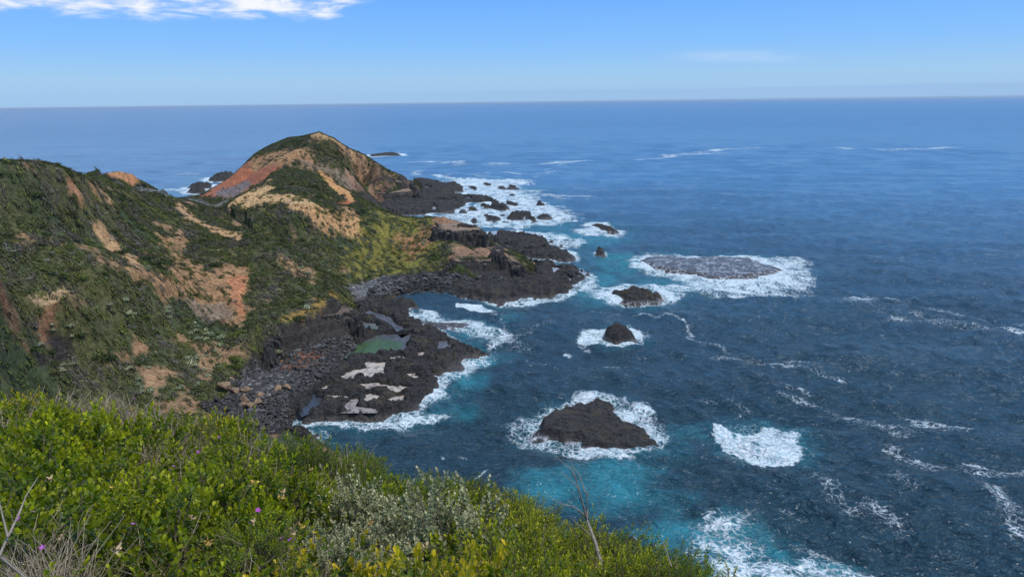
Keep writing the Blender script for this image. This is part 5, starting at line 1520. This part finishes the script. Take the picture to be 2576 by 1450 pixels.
mleaf = leaf_mat('broad_leaf', .42, .42, .35, .3)
mgrey = leaf_mat('felted_leaf', .12, .8, .1, .25)
mstem, g = material('twig_bark', .9)
g.l.new(g.mix(g.noise(g.pos(), 14, 3), (.07, .05, .032, 1), (.21, .165, .115, 1)), g.b.inputs['Base Color'])
KIND = {
 'broad': dict(n=6, ns=150, nl=11, L=.041, W=.0148, cols=[(.052,.095,.005),(.125,.180,.007)], tip=(.37,.39,.014), R=.5, H=.5, mat=mleaf),
 'grey': dict(n=4, ns=330, nl=10, L=.031, W=.0135, cols=[(.13,.16,.08),(.21,.235,.13)], tip=(.44,.43,.28), R=.5, H=.56, mat=mgrey),
 'fine': dict(n=5, ns=900, nl=9, L=.023, W=.0062, cols=[(.045,.095,.006),(.095,.145,.010)], tip=(.27,.32,.016), R=.5, H=.5, mat=mleaf),
 'gold': dict(n=4, ns=820, nl=10, L=.024, W=.0066, cols=[(.11,.155,.008),(.19,.22,.012)], tip=(.55,.52,.03), R=.5, H=.48, mat=mleaf),
 'olive': dict(n=3, ns=260, nl=7, L=.021, W=.006, cols=[(.11,.115,.025),(.18,.165,.045)], tip=(.28,.26,.08), R=.5, H=.40, mat=mleaf),
}
KIND['dark'] = dict(KIND['fine'], n=3, cols=[(.022,.055,.005),(.050,.090,.007)], tip=(.15,.21,.012))
KM = {}
for kk, p in KIND.items():
    KM[kk] = []
    for q in range(p['n']):
        v, f, t, sv, sf = sprig_bush(1000 + q * 7 + len(kk) * 31, p['ns'], p['nl'], p['L'], p['W'], p['cols'], p['tip'] if (q != 2 or kk != 'broad') else (.52, .40, .02), p['R'], p['H'])
        a = mesh_np('leaves', v, f, p['mat'], False, {'tint': t}, link=False); b = mesh_np('stems', sv, sf, mstem, True, link=False)
        KM[kk].append((a.data, b.data)); bpy.data.objects.remove(a); bpy.data.objects.remove(b)


SKY_A = []
for u, v in SKY:
    d = ray(u, v); SKY_A.append((math.atan2(d[0], d[1]), -d[2] / math.hypot(d[0], d[1])))
SKY_A = np.array(SKY_A)


def near_shrub(x, y, kk, size, label, group, zoff=0.0, sz=1.0, cap=True):
    z = float(ground_near(np.array([x]), np.array([y]))[0])
    if cap:                                  # wind-cut: nothing grows above the sheared canopy line
        R_ = math.hypot(x, y); top = EYE - R_ * float(np.interp(math.atan2(x, y), SKY_A[:, 0], SKY_A[:, 1])) - z + .03
        size = min(size, max(.38, top / (.62 * sz)))
        if float(sdist(np.array([x]), np.array([y]), near_poly)[0]) < .7: size = float(np.clip(top / (.55 * sz), .45, 1.5))
    nm = {'broad': 'leafy_shrub', 'grey': 'grey_shrub', 'fine': 'fine_leaved_shrub', 'gold': 'golden_shrub', 'olive': 'olive_shrub', 'dark': 'dark_green_shrub'}[kk]
    o = empty(nm, (x, y, z + .02 + zoff), random.uniform(0, 6.28), (size, size, size * sz))
    o.rotation_euler = (random.uniform(-.15, .15), random.uniform(-.15, .15), random.uniform(0, 6.28))
    d = random.choice(KM[kk]); add_child(o, 'leaves', d[0]); add_child(o, 'stems', d[1])
    tag(o, label, 'shrub', group)
    return o


GREYP = np.array([30, 45]) + np.array([(650,1215),(760,1200),(900,1205),(1000,1245),(1080,1300),(1110,1345),(1150,1400),(1080,1420),(960,1390),(860,1380),(790,1340),(720,1290)], float)
OLIVEP = np.array([(-80,940),(200,975),(420,1000),(520,1025),(540,1120),(400,1130),(250,1060),(120,1060),(-80,1060)], float)


def pt_in(poly, u, v): return float(sdist(np.array([u]), np.array([v]), poly)[0]) > 0


LAB = {'dark': ('dark green dense shrub between brighter shrubs of the near slope', 'dark green shrubs of the near slope'),
       'broad': ('bright green broad leaved shrub in the mat covering the near slope', 'broad leaved shrubs of the near slope'),
       'grey': ('soft grey green shrub in the pale patch of the near slope', 'grey green shrubs of the near slope'),
       'fine': ('fine leaved bright green shrub along the seaward edge of the near slope', 'fine leaved shrubs of the near slope'),
       'gold': ('yellow green tufted shrub at the lower right of the near slope', 'yellow green shrubs of the near slope'),
       'olive': ('dull olive shrub among dry stalks on the upper left near slope', 'olive shrubs of the near slope')}
# shrubs that stand out
SOLO = []


def solo(u, v, r_px, kk, label, n=5, sz=1.1, dr=.0):
    x, y = near_hit(u, v); f_ = 1 + dr; x *= f_; y *= f_
    R_ = math.hypot(x, y); size = r_px / FPX * R_ * (2.1 if kk == 'grey' else 1.75)
    o = near_shrub(x, y, kk, size, label, None, zoff=.10 if kk == 'grey' else .05, sz=sz, cap=v < 1200)
    SOLO.append((x, y, .36 * size))
    return o
solo(600, 1085, 84, 'dark', 'dense round green bush standing above the dry stalks by the cove', sz=1.15)
solo(560, 1090, 60, 'dark', 'left shoulder of dense green bushes next to the round one')
solo(1090, 1255, 120, 'dark', 'large dense green bush at the crest above the turquoise water', sz=1.1)
solo(1180, 1265, 90, 'dark', 'dense green bush touching the right side of the large crest bush')
solo(990, 1225, 80, 'fine', 'dense green bush touching the left side of the large crest bush')
solo(790, 1135, 62, 'gold', 'yellow tipped upright shrub poking above the crest near the shore rocks', sz=1.5)
solo(890, 1160, 60, 'gold', 'yellow tipped shrub over brown stems on the crest', sz=1.3)
solo(720, 1370, 60, 'gold', 'lime green tufted shrub below the grey patch', sz=1.3)
solo(860, 1400, 55, 'gold', 'lime green tufted shrub at the lower edge of the grey patch', sz=1.3)
solo(1300, 1255, 50, 'gold', 'yellow green sprig standing out of the dark twigs on the crest', sz=1.4)
solo(1330, 1330, 80, 'dark', 'mid green bush under the dark twigs on the crest')
solo(1420, 1390, 95, 'gold', 'bright yellow green shrub left of the bare tree')
solo(1600, 1420, 95, 'gold', 'bright yellow green shrub right of the bare tree')
solo(1500, 1440, 90, 'gold', 'yellow green shrub at the foot of the bare tree', sz=1.0)

for u, v, r_, l_ in [(735,1262,46,'upper left knot of the pale grey patch'),(800,1300,58,'left flank of the pale grey patch'),(880,1275,60,'crown of the pale grey patch'),(955,1310,62,'middle of the pale grey patch'),
                     (1035,1345,58,'right flank of the pale grey patch'),(900,1360,58,'lower middle of the pale grey patch'),(990,1400,55,'bottom of the pale grey patch'),(1100,1405,50,'far right tail of the pale grey patch'),
                     (650,1235,34,'small grey outlier left of the pale grey patch'),(1170,1440,44,'lowest grey outlier near the bottom edge')]:
    solo(u, v, r_, 'grey', 'felted grey green shrub, ' + l_, sz=1.15)

sr = np.random.default_rng(77)
placed = []
cand = []
for t_ in range(9000):
    u, v = sr.uniform(-160, 2050), sr.uniform(930, 1640)
    if t_ % 4:
        x, y = near_hit(u, v)
    else:                                   # along and just over the crest
        q_ = sr.integers(0, len(CREST) - 1); f_ = sr.uniform(); e_ = sr.uniform(.97, 1.07)
        x, y = (CREST[q_] * (1 - f_) + CREST[q_ + 1] * f_) * e_
        u, v = SKY[q_][0] * (1 - f_) + SKY[q_ + 1][0] * f_, SKY[q_][1] * (1 - f_) + SKY[q_ + 1][1] * f_ + 20
    if float(sdist(np.array([x]), np.array([y]), near_poly)[0]) < -.55: continue
    R_ = math.hypot(x, y)
    if R_ < 2.3: continue
    sep_ = .31 + .030 * R_
    if any((x - a) ** 2 + (y - b) ** 2 < sep_ ** 2 for a, b in placed): continue
    if any((x - a) ** 2 + (y - b) ** 2 < (c_ + .12) ** 2 for a, b, c_ in SOLO): continue
    placed.append((x, y)); cand.append((u, v, x, y, R_))
    if len(cand) > 420: break
for u, v, x, y, R_ in cand:
    q = sr.uniform()
    if pt_in(GREYP, u, v): kk = 'grey' if q < .86 else 'broad'
    elif u > 1230 - (v - 1200) * .1: kk = 'gold' if (v > 1290 + (u - 1400) * .28 and q < .7) or (u > 1480 and q < .55) else 'fine'
    elif pt_in(OLIVEP, u, v): kk = 'olive' if q < .62 else 'broad'
    elif v > 1200 and u > 560: kk = 'broad' if q < .62 else 'fine' if q < .85 else 'gold' if q < .93 else 'grey'
    elif u > 880: kk = 'fine' if q < .8 else 'gold'
    elif u > 600: kk = 'fine' if q < .5 else 'broad'
    else: kk = 'broad' if q < .9 else 'olive'
    if kk in ('fine', 'broad') and sr.uniform() < (.25 if kk == 'fine' else .10): kk = 'dark'
    near_shrub(x, y, kk, (.9 if kk == 'grey' else 1) * (.95 + .056 * R_) * float(np.exp(sr.normal(0, .28)).clip(.6, 1.4)) * (.75 if float(sdist(np.array([x]), np.array([y]), near_poly)[0]) < .6 else 1), *LAB[kk], sz=sr.uniform(.9, 1.25))
# (the shrubs that stand out were set before the mat around them)

# undergrowth filling between the shrubs, tints darkened to deepen the shaded gaps
r = np.random.default_rng(88)
n = 42000
uu = r.uniform(-150, 1960, n); vv_ = r.uniform(945, 1600, n)
dd = ray(uu, vv_); hh_ = np.hypot(dd[:, 0], dd[:, 1]); sx_ = dd[:, 0] / hh_; cy_ = dd[:, 1] / hh_; tn = -dd[:, 2] / hh_
# solve canopy(x, y) = r * tan  (piecewise linear, a few fixed-point steps)
R_ = np.full(n, 8.0)
for _ in range(40): R_ = np.clip(1.5 / np.maximum(tn - (canopy(sx_, cy_) - 1.5), .02), 1.5, 28)
x, y = R_ * sx_, R_ * cy_
m = sdist(x, y, near_poly) > .05
x, y, R_ = x[m], y[m], R_[m]
z = ground_near(x, y) + r.uniform(.03, .22, len(x))
ax = r.normal(size=(len(x), 3)); ax[:, 2] = np.abs(ax[:, 2]) + .3; ax /= np.linalg.norm(ax, axis=1, keepdims=True)
v, f = leaves(np.stack([x, y, z], -1), ax, r.normal(size=(len(x), 3)) + [0, 0, 1.2], r.uniform(.03, .055, len(x)) * np.clip(R_ / 7, .8, 1.8), r.uniform(.008, .014, len(x)) * np.clip(R_ / 7, .8, 1.8))
t = np.array([(.03,.065,.010), (.022,.05,.010), (.05,.08,.016), (.10,.075,.04)])[r.integers(0, 4, len(x))] * r.uniform(.6, 1.2, (len(x), 1))
o = mesh_np('undergrowth', v, f, mleaf, False, {'tint': np.repeat(t, 6, 0)})
tag(o, 'shaded leafy undergrowth between the near shrubs', 'undergrowth', kind='stuff')


# dry stalks and grass
def stalks(us, vs, hmin, hmax, w, seed, lean=.5, zo=.05):
    r = np.random.default_rng(seed); lines = []
    for u, v in zip(us, vs):
        x, y = near_hit(u, v)
        if float(sdist(np.array([x]), np.array([y]), near_poly)[0]) < -.25: continue
        z = float(ground_near(np.array([x]), np.array([y]))[0]) + zo
        R0 = math.hypot(x, y); h = r.uniform(hmin, hmax) * (.7 + .035 * R0); a = r.uniform(0, 6.28); l = h * r.uniform(.05, lean)
        p0 = np.array([x, y, z]); d1 = np.array([math.cos(a), math.sin(a), 0])
        p = [p0, p0 + d1 * l * .3 + [0, 0, h * .5], p0 + d1 * l + r.normal(0, .03, 3) + [0, 0, h]]
        ww = w * (.5 + R0 / 14)
        lines.append((p, [ww, ww * .8, ww * .35]))
        if r.uniform() < .55:
            q = p[1] + (p[2] - p[1]) * r.uniform(0, .6); e = r.normal(0, 1, 3) * [.5, .5, .2] + [0, 0, .8]
            lines.append(([q, q + e * h * .22, q + e * h * .42 + r.normal(0, .02, 3)], [ww * .7, ww * .5, ww * .25]))
    return tubes(lines, 3)


r = np.random.default_rng(99)
us, vs = [], []
def addst(n, cu, cv, su, sv):
    us.extend(r.normal(cu, su, n)); vs.extend(r.normal(cv, sv, n))
addst(1100, 330, 1030, 140, 26); addst(500, 430, 1100, 60, 35); addst(300, 120, 1040, 100, 35); addst(300, 40, 1330, 70, 60); addst(300, 90, 1410, 80, 40)
addst(140, 640, 1120, 40, 40); addst(120, 850, 1180, 40, 20); addst(60, 930, 1190, 50, 20); addst(70, 780, 1400, 60, 40); addst(60, 580, 1410, 70, 30); addst(120, 500, 1150, 260, 90)
addst(90, 1000, 1380, 300, 50); addst(70, 300, 1250, 200, 80)
v, f = stalks(us, vs, .20, .56, .0055, 3, .9)
mdry, g = material('dry_stalk', .9)
g.l.new(g.mix(g.noise(g.pos(), 4, 3), (.20, .155, .10, 1), (.52, .43, .31, 1)), g.b.inputs['Base Color'])
o = mesh_np('dry_grass', v, f, mdry, True)
tag(o, 'dry buff stalks and grass standing among the shrubs', 'dry grass', kind='stuff')
us, vs = [], []
addst(200, 1330, 1275, 40, 16); addst(90, 1270, 1250, 22, 12); addst(60, 1370, 1300, 16, 12)
v, f = stalks(us, vs, .25, .5, .0035, 4, .35)
mdk, g = material('dark_twig', .9); g.b.inputs['Base Color'].default_value = (.075, .055, .042, 1)
o = mesh_np('twiggy_shrub', v, f, mdk, True)
tag(o, 'dark leafless twiggy shrub on the crest against the turquoise water', 'shrub')

# purple flowers: petals and a pale crest, each on its own shoot
mpet, g = material('petal', .6); g.b.inputs['Base Color'].default_value = (.42, .06, .42, 1)
mcr, g = material('flower_crest', .7); g.b.inputs['Base Color'].default_value = (.75, .62, .72, 1)
myl, g = material('withered_leaf', .7); g.b.inputs['Base Color'].default_value = (.62, .38, .10, 1)
mbf, g = material('buff_leaf', .8); g.b.inputs['Base Color'].default_value = (.50, .36, .20, 1)
pa = np.linspace(0, 2 * np.pi, 5, endpoint=False)
pv, pf = leaves(np.zeros((5, 3)), np.stack([np.cos(pa), np.sin(pa), np.full(5, .5)], -1) / 1.118, np.tile([0, 0, 1.0], (5, 1)), np.full(5, .022), np.full(5, .008))
fm_ = mesh_np('petals', pv, pf, mpet, False, link=False)
cv_, cf_ = leaves(np.zeros((4, 3)), np.array([(.3, 0, 1), (-.3, 0, 1), (0, .3, 1), (0, -.3, 1)]) / 1.044, np.tile([1.0, 0, 0], (4, 1)), np.full(4, .014), np.full(4, .004))
cm_ = mesh_np('crest', cv_, cf_, mcr, False, link=False)
sv_, sf_ = tubes([([(0, 0, -.14), (0.005, 0, -.06), (0, 0, 0)], [.002, .0018, .0015])], 4)
sm_ = mesh_np('stalk', sv_, sf_, mstem, True, link=False)
yr = np.random.default_rng(5)
ya = yr.normal(size=(9, 3)); ya[:, 2] = np.abs(ya[:, 2]) + .5; ya /= np.linalg.norm(ya, axis=1, keepdims=True)
yv, yf = leaves(yr.normal(0, .012, (9, 3)), ya, yr.normal(size=(9, 3)), np.full(9, .038), np.full(9, .011))
ym_ = mesh_np('sprig', yv, yf, myl, False, link=False); ym2_ = mesh_np('sprig', yv * 1.1, yf, mbf, False, link=False)
FLW = [(338,1005,'at the skyline above the dry stalks'),(322,1043,'below the withered orange sprig near the skyline'),(165,1042,'on the far left beneath the skyline'),(423,1090,'left of centre in the dry stalks'),
 (552,1105,'beside the round green bush'),(500,1142,'in the middle of the left mat'),(437,1180,'at the foot of the dry stalk patch'),(138,1160,'above the lowest left shrubs'),(83,1298,'low at the left side'),
 (50,1376,'lowest near the left edge'),(335,1388,'low between two withered leaves'),(650,1352,'right of centre near an orange sprig'),(710,1425,'left one of a close pair at the bottom'),(732,1427,'right one of a close pair at the bottom'),
 (1193,1240,'by the grey patch above its left end'),(110,1448,'at the bottom left corner')]
for u, v, where in FLW:
    v = 939 + (v - 939) * 1.0 if v < 1300 else v - 60
    x, y = near_hit(u, v, .12)
    d = ray(u, v); h_ = math.hypot(d[0], d[1]); R_ = math.hypot(x, y)
    o = empty('flower', (x, y, EYE + d[2] / h_ * R_ + .03), random.uniform(0, 6.28), random.uniform(.8, 1.1))
    o.rotation_euler = (.5, random.uniform(-.3, .3), random.uniform(0, 6.28))
    add_child(o, 'petals', fm_.data); add_child(o, 'crest', cm_.data); add_child(o, 'stalk', sm_.data)
    tag(o, f'small purple flower {where}', 'flower', 'purple flowers of the near slope')
WTH = [(330,1030,0),(420,1035,0),(480,1045,0),(640,1220,0),(730,1345,1),(755,1330,0),(785,1185,0),(705,1258,0),(930,1320,0),(715,1245,1),(130,1210,1),(290,1235,0),(150,1360,1),(300,1390,1),(480,1310,1),(520,1370,0),(1070,1385,1),(640,1320,1)]
for u, v, b_ in WTH:
    x, y = near_hit(u, v, .1); d = ray(u, v); h_ = math.hypot(d[0], d[1]); R_ = math.hypot(x, y)
    o = bpy.data.objects.new('withered_sprig', (ym2_ if b_ else ym_).data); COL.objects.link(o)
    o.location = (x, y, EYE + d[2] / h_ * R_ + .02); o.rotation_euler = (random.uniform(-.6, .6), 0, random.uniform(0, 6.28))
    s_ = random.uniform(.6, 1.0); o.scale = (s_,) * 3
    tag(o, 'withered buff sprig hanging in the green shrubs' if b_ else 'orange yellow dying sprig in the green shrubs', 'sprig', 'buff withered sprigs' if b_ else 'orange dying sprigs')
for q in (fm_, cm_, sm_, ym_, ym2_): bpy.data.objects.remove(q)

# bare tree leaning over the turquoise water
mbare, g = material('bare_bark', .85)
g.l.new(g.mix(g.noise(g.map(g.pos(), (1, 1, .2)), 30, 4), (.10, .08, .065, 1), (.40, .34, .28, 1)), g.b.inputs['Base Color'])


def pt(cx, cy, R_, k=8):
    (u, v), = cr(k, [(cx, cy)]); d = ray(u, v); h_ = math.hypot(d[0], d[1]); return np.array([d[0] / h_ * R_, d[1] / h_ * R_, EYE + d[2] / h_ * R_])


tree = empty('bare_tree', tuple(pt(640, 1560, 5.6)))
tag(tree, 'thin leafless grey tree rising from the bottom shrubs over the turquoise water', 'dead tree')
tb = np.array(tree.location)
def tpart(name, lines):
    v, f = tubes([([p - tb for p in pts], rad) for pts, rad in lines], 6)
    return mesh_np(name, v, f, mbare, True, parent=tree)
tpart('trunk', [([pt(640,1560,5.6), pt(618,1450,5.7), pt(585,1330,5.8), pt(555,1225,5.9), pt(520,1130,6.0), pt(497,1070,6.05)], [.026, .024, .021, .018, .015, .012])])
tpart('branch', [([pt(497,1070,6.05), pt(500,1000,6.1), pt(498,930,6.1), pt(506,868,6.1)], [.010, .008, .006, .003]), ([pt(499,905,6.1), pt(475,860,6.12), pt(450,780,6.15), pt(400,700,6.2), pt(398,680,6.2)], [.006, .005, .004, .003, .0015])])
tpart('branch', [([pt(497,1070,6.05), pt(478,990,6.0), pt(450,890,5.95), pt(425,800,5.95), pt(395,735,5.9), pt(340,690,5.9), pt(290,648,5.9)], [.010, .009, .0075, .006, .0045, .003, .0015]),
                 ([pt(445,870,5.95), pt(395,810,5.9), pt(350,775,5.85), pt(310,750,5.85)], [.005, .004, .003, .0015]), ([pt(420,790,5.95), pt(408,740,5.97), pt(400,690,5.97)], [.004, .003, .0015])])
tpart('branch', [([pt(490,1055,6.05), pt(450,1010,5.95), pt(400,980,5.9), pt(340,968,5.85), pt(280,935,5.8), pt(235,905,5.8)], [.008, .007, .0055, .004, .0025, .0012]), ([pt(400,980,5.9), pt(385,955,5.85), pt(378,930,5.85)], [.003, .002, .001])])
tpart('branch', [([pt(540,1190,5.95), pt(500,1150,6.1), pt(440,1100,6.2), pt(380,1045,6.3)], [.006, .004, .003, .001])])
tpart('branch', [([pt(600,1400,5.75), pt(560,1370,5.6), pt(530,1310,5.55)], [.008, .005, .002]), ([pt(575,1390,5.65), pt(548,1350,5.6), pt(520,1300,5.5)], [.005, .003, .0015])])
twig = empty('dead_twig', tuple(pt(1060, 1380, 5.2)))
tag(twig, 'short forked dead twig standing at the edge of the lower right shrubs', 'twig')
tb = np.array(twig.location)
for pts, rad in [([pt(1060,1380,5.2), pt(1035,1300,5.3), pt(1000,1200,5.4)], [.005, .004, .002]), ([pt(1015,1240,5.35), pt(960,1235,5.4), pt(890,1255,5.4)], [.002, .0015, .0008])]:
    v, f = tubes([([p - tb for p in pts], rad)], 5); mesh_np('branch', v, f, mbare, True, parent=twig)
# thick pale branch at the lower left
def pp(u, v, R_):
    d = ray(u, v); h_ = math.hypot(d[0], d[1]); return np.array([d[0] / h_ * R_, d[1] / h_ * R_, EYE + d[2] / h_ * R_])
br = empty('fallen_branch', tuple(pp(-20, 1440, 4.3)))
tag(br, 'pale dead branch leaning out of the shrubs in the bottom left corner', 'dead branch')
tb = np.array(br.location)
for pts, rad in [([pp(-20,1440,4.3), pp(10,1370,4.4), pp(48,1290,4.6), pp(66,1245,4.7), pp(95,1200,4.8)], [.008, .0075, .006, .004, .002]),
                 ([pp(0,1400,4.3), pp(50,1440,4.3), pp(90,1480,4.2)], [.009, .007, .006]), ([pp(20,1350,4.4), pp(5,1290,4.6), pp(-10,1230,4.8)], [.006, .004, .002])]:
    v, f = tubes([([p - tb for p in pts], rad)], 6); mesh_np('branch', v, f, mbare, True, parent=br)
# ------------------------------------------------------------------ boardwalk and walkers on the saddle
mw, g = material('weathered_timber', .85)
g.l.new(g.mix(g.noise(g.map(g.pos(), (1, 1, .3)), 6, 3), (.16, .15, .13, 1), (.36, .34, .30, 1)), g.b.inputs['Base Color'])


def gz(x, y): return float(tz_at(np.array([x]), np.array([y]))[0])


def beam(p, q, w, h):
    p, q = np.array(p, float), np.array(q, float); t = q - p; t /= np.linalg.norm(t)
    s = np.cross(t, [0, 0, 1.0]); 
    if np.linalg.norm(s) < .1: s = np.array([1.0, 0, 0])
    s /= np.linalg.norm(s); u = np.cross(s, t)
    v = [a + s * i * w / 2 + u * j * h / 2 for a in (p, q) for i, j in ((-1, -1), (1, -1), (1, 1), (-1, 1))]
    return v, [[0, 1, 2, 3], [4, 7, 6, 5], [0, 4, 5, 1], [1, 5, 6, 2], [2, 6, 7, 3], [3, 7, 4, 0]]


def beams(name, L, parent, mat=None):
    V, F = [], []
    for p, q, w, h in L:
        v, f = beam(p, q, w, h); F += [[i + len(V) for i in t] for t in f]; V += v
    return mesh_np(name, V, F, mat or mw, False, parent=parent)


def walkway(pts, label, stairs=False):
    W_ = []
    for u, v in pts:
        x, y = hit(u, v); W_.append((x, y))
    W_ = np.array(W_); seg = np.hypot(*np.diff(W_, axis=0).T); L = np.concatenate([[0], np.cumsum(seg)])
    # keep runs sensible where the crest hides part of the path
    t = np.arange(0, L[-1], 1.9); X = np.interp(t, L, W_[:, 0]); Y = np.interp(t, L, W_[:, 1])
    for _ in range(6):
        X[1:-1] = (X[:-2] + X[1:-1] + X[2:]) / 3; Y[1:-1] = (Y[:-2] + Y[1:-1] + Y[2:]) / 3
    Z = tz_at(X, Y)
    for _ in range(8): Z[1:-1] = np.maximum((Z[:-2] + Z[1:-1] + Z[2:]) / 3, tz_at(X, Y)[1:-1])
    Z = Z + .45
    root = empty('boardwalk', (X[0], Y[0], Z[0])); o0 = np.array(root.location); tag(root, label, 'boardwalk')
    P_ = np.stack([X, Y, Z], -1) - o0
    T_ = np.gradient(P_, axis=0); N_ = np.stack([-T_[:, 1], T_[:, 0], 0 * X], -1); N_ /= np.linalg.norm(N_, axis=1, keepdims=True)
    beams('deck', [(P_[i], P_[i + 1], 1.6, .09) for i in range(len(P_) - 1)], root)
    for s in (-1, 1):
        Q = P_ + N_ * .85 * s
        for i in range(0, len(Q)):
            beams('post', [(Q[i] - [0, 0, 1.1], Q[i] + [0, 0, 1.15], .14, .14)], root)
        beams('handrail', [(Q[i] + [0, 0, 1.12], Q[i + 1] + [0, 0, 1.12], .13, .12) for i in range(len(Q) - 1)], root)
        beams('rail', [(Q[i] + [0, 0, .6], Q[i + 1] + [0, 0, .6], .05, .14) for i in range(len(Q) - 1)], root)
    return X, Y, Z


X1, Y1, Z1 = walkway(cr(1, [(1170,560),(1260,590),(1330,612),(1410,655),(1480,662),(1560,660),(1620,685),(1700,705)]), 'grey timber boardwalk with railings crossing the saddle in front of the red bluff')
X2, Y2, Z2 = walkway(cr(1, [(1890,722),(1980,735),(2060,760),(2150,800),(2230,775),(2310,735)]), 'grey timber steps with railings curving to the sandy foot of the second hill')


def person(x, y, z, rz, shirt, label):
    """standing figure grown as one skin from a joint skeleton"""
    root = empty('person', (x, y, z), rz); tag(root, label, 'person')
    J = [(0,0,.95,.13,.10),(0,0,1.15,.13,.10),(0,0,1.38,.16,.10),(0,0,1.50,.06,.06),(0,.02,1.62,.09,.10),(0,.02,1.74,.07,.085),
         (.19,0,1.40,.055,.055),(.26,.02,1.12,.045,.045),(.24,.10,.88,.035,.035),(.23,.13,.80,.04,.025),
         (-.19,0,1.40,.055,.055),(-.26,.02,1.12,.045,.045),(-.22,.12,.90,.035,.035),(-.21,.16,.82,.04,.025),
         (.09,0,.88,.09,.09),(.10,.04,.48,.06,.06),(.10,-.02,.08,.045,.045),(.10,.12,.04,.04,.035),
         (-.09,0,.88,.09,.09),(-.11,-.02,.48,.06,.06),(-.11,-.08,.08,.045,.045),(-.11,.06,.04,.04,.035)]
    E_ = [(0,1),(1,2),(2,3),(3,4),(4,5),(2,6),(6,7),(7,8),(8,9),(2,10),(10,11),(11,12),(12,13),(0,14),(14,15),(15,16),(16,17),(0,18),(18,19),(19,20),(20,21)]
    me = bpy.data.meshes.new('body'); me.from_pydata([j[:3] for j in J], E_, [])
    b = bpy.data.objects.new('body', me); COL.objects.link(b); b.parent = root
    md = b.modifiers.new('skin', 'SKIN'); md.use_smooth_shade = True
    for i, j in enumerate(J): me.skin_vertices[0].data[i].radius = (j[3], j[4])
    me.skin_vertices[0].data[0].use_root = True
    b.modifiers.new('sub', 'SUBSURF').levels = 1; b.modifiers['sub'].render_levels = 1
    m, g = material('clothing', .8)
    pz = g.sep(g.coord('Object'))[2]
    c = g.mix(g.ramp(pz, .90, .92, 0, 1, False), (.03, .035, .05, 1), (*shirt, 1))
    c = g.mix(g.ramp(pz, 1.47, 1.49, 0, 1, False), c, (.45, .28, .2, 1))
    g.l.new(c, g.b.inputs['Base Color']); me.materials.append(m)
    import bmesh
    bm = bmesh.new(); bmesh.ops.create_uvsphere(bm, u_segments=10, v_segments=7, radius=.105)
    for v in list(bm.verts):
        if v.co.z < -.03: bm.verts.remove(v)
    hm = bpy.data.meshes.new('hair'); bm.to_mesh(hm); bm.free()
    mh, g = material('hair', .7); g.b.inputs['Base Color'].default_value = (.05, .03, .02, 1); hm.materials.append(mh)
    h = add_child(root, 'hair', hm); h.location = (0, .0, 1.735)


def on_walk(u_, X, Y, Z):
    # nearest walkway station to a bearing
    a = np.arctan2(X, Y); d = ray(u_, 480); t = math.atan2(d[0], d[1]); k = int(np.argmin(np.abs(a - t))); return X[k], Y[k], Z[k] + .05


for u_, sh, lab in [(339, (.7, .7, .7), 'walker in a white top on the upper boardwalk'), (380, (.75, .74, .7), 'person in a pale shirt leaning at the boardwalk corner'), (399, (.55, .57, .6), 'person in grey at the lower end of the upper boardwalk')]:
    x, y, z = on_walk(u_, X1, Y1, Z1)
    person(x, y, z, 1.2 + u_, sh, lab)
# ------------------------------------------------------------------ sea air
hz = bpy.data.meshes.new('haze')
hx, hy0, hy1, hz0, hz1 = 62000, -3500, 60000, -11, 74.0
hv = [(sx * hx, y, z) for z in (hz0, hz1) for y in (hy0, hy1) for sx in (-1, 1)]
hz.from_pydata(hv, [], [(0, 2, 3, 1), (4, 5, 7, 6), (0, 1, 5, 4), (2, 6, 7, 3), (0, 4, 6, 2), (1, 3, 7, 5)])
mh, g = material('haze_air')
g.t.nodes.remove(g.b)
pvn = g.n.new('ShaderNodeVolumePrincipled')
pvn.inputs['Color'].default_value = (.78, .88, 1.0, 1)
pvn.inputs['Density'].default_value = HAZE
pvn.inputs['Anisotropy'].default_value = .3
g.l.new(pvn.outputs[0], g.out.inputs['Volume'])
hz.materials.append(mh)
ho = bpy.data.objects.new('haze', hz); COL.objects.link(ho); tag(ho, kind='stuff')
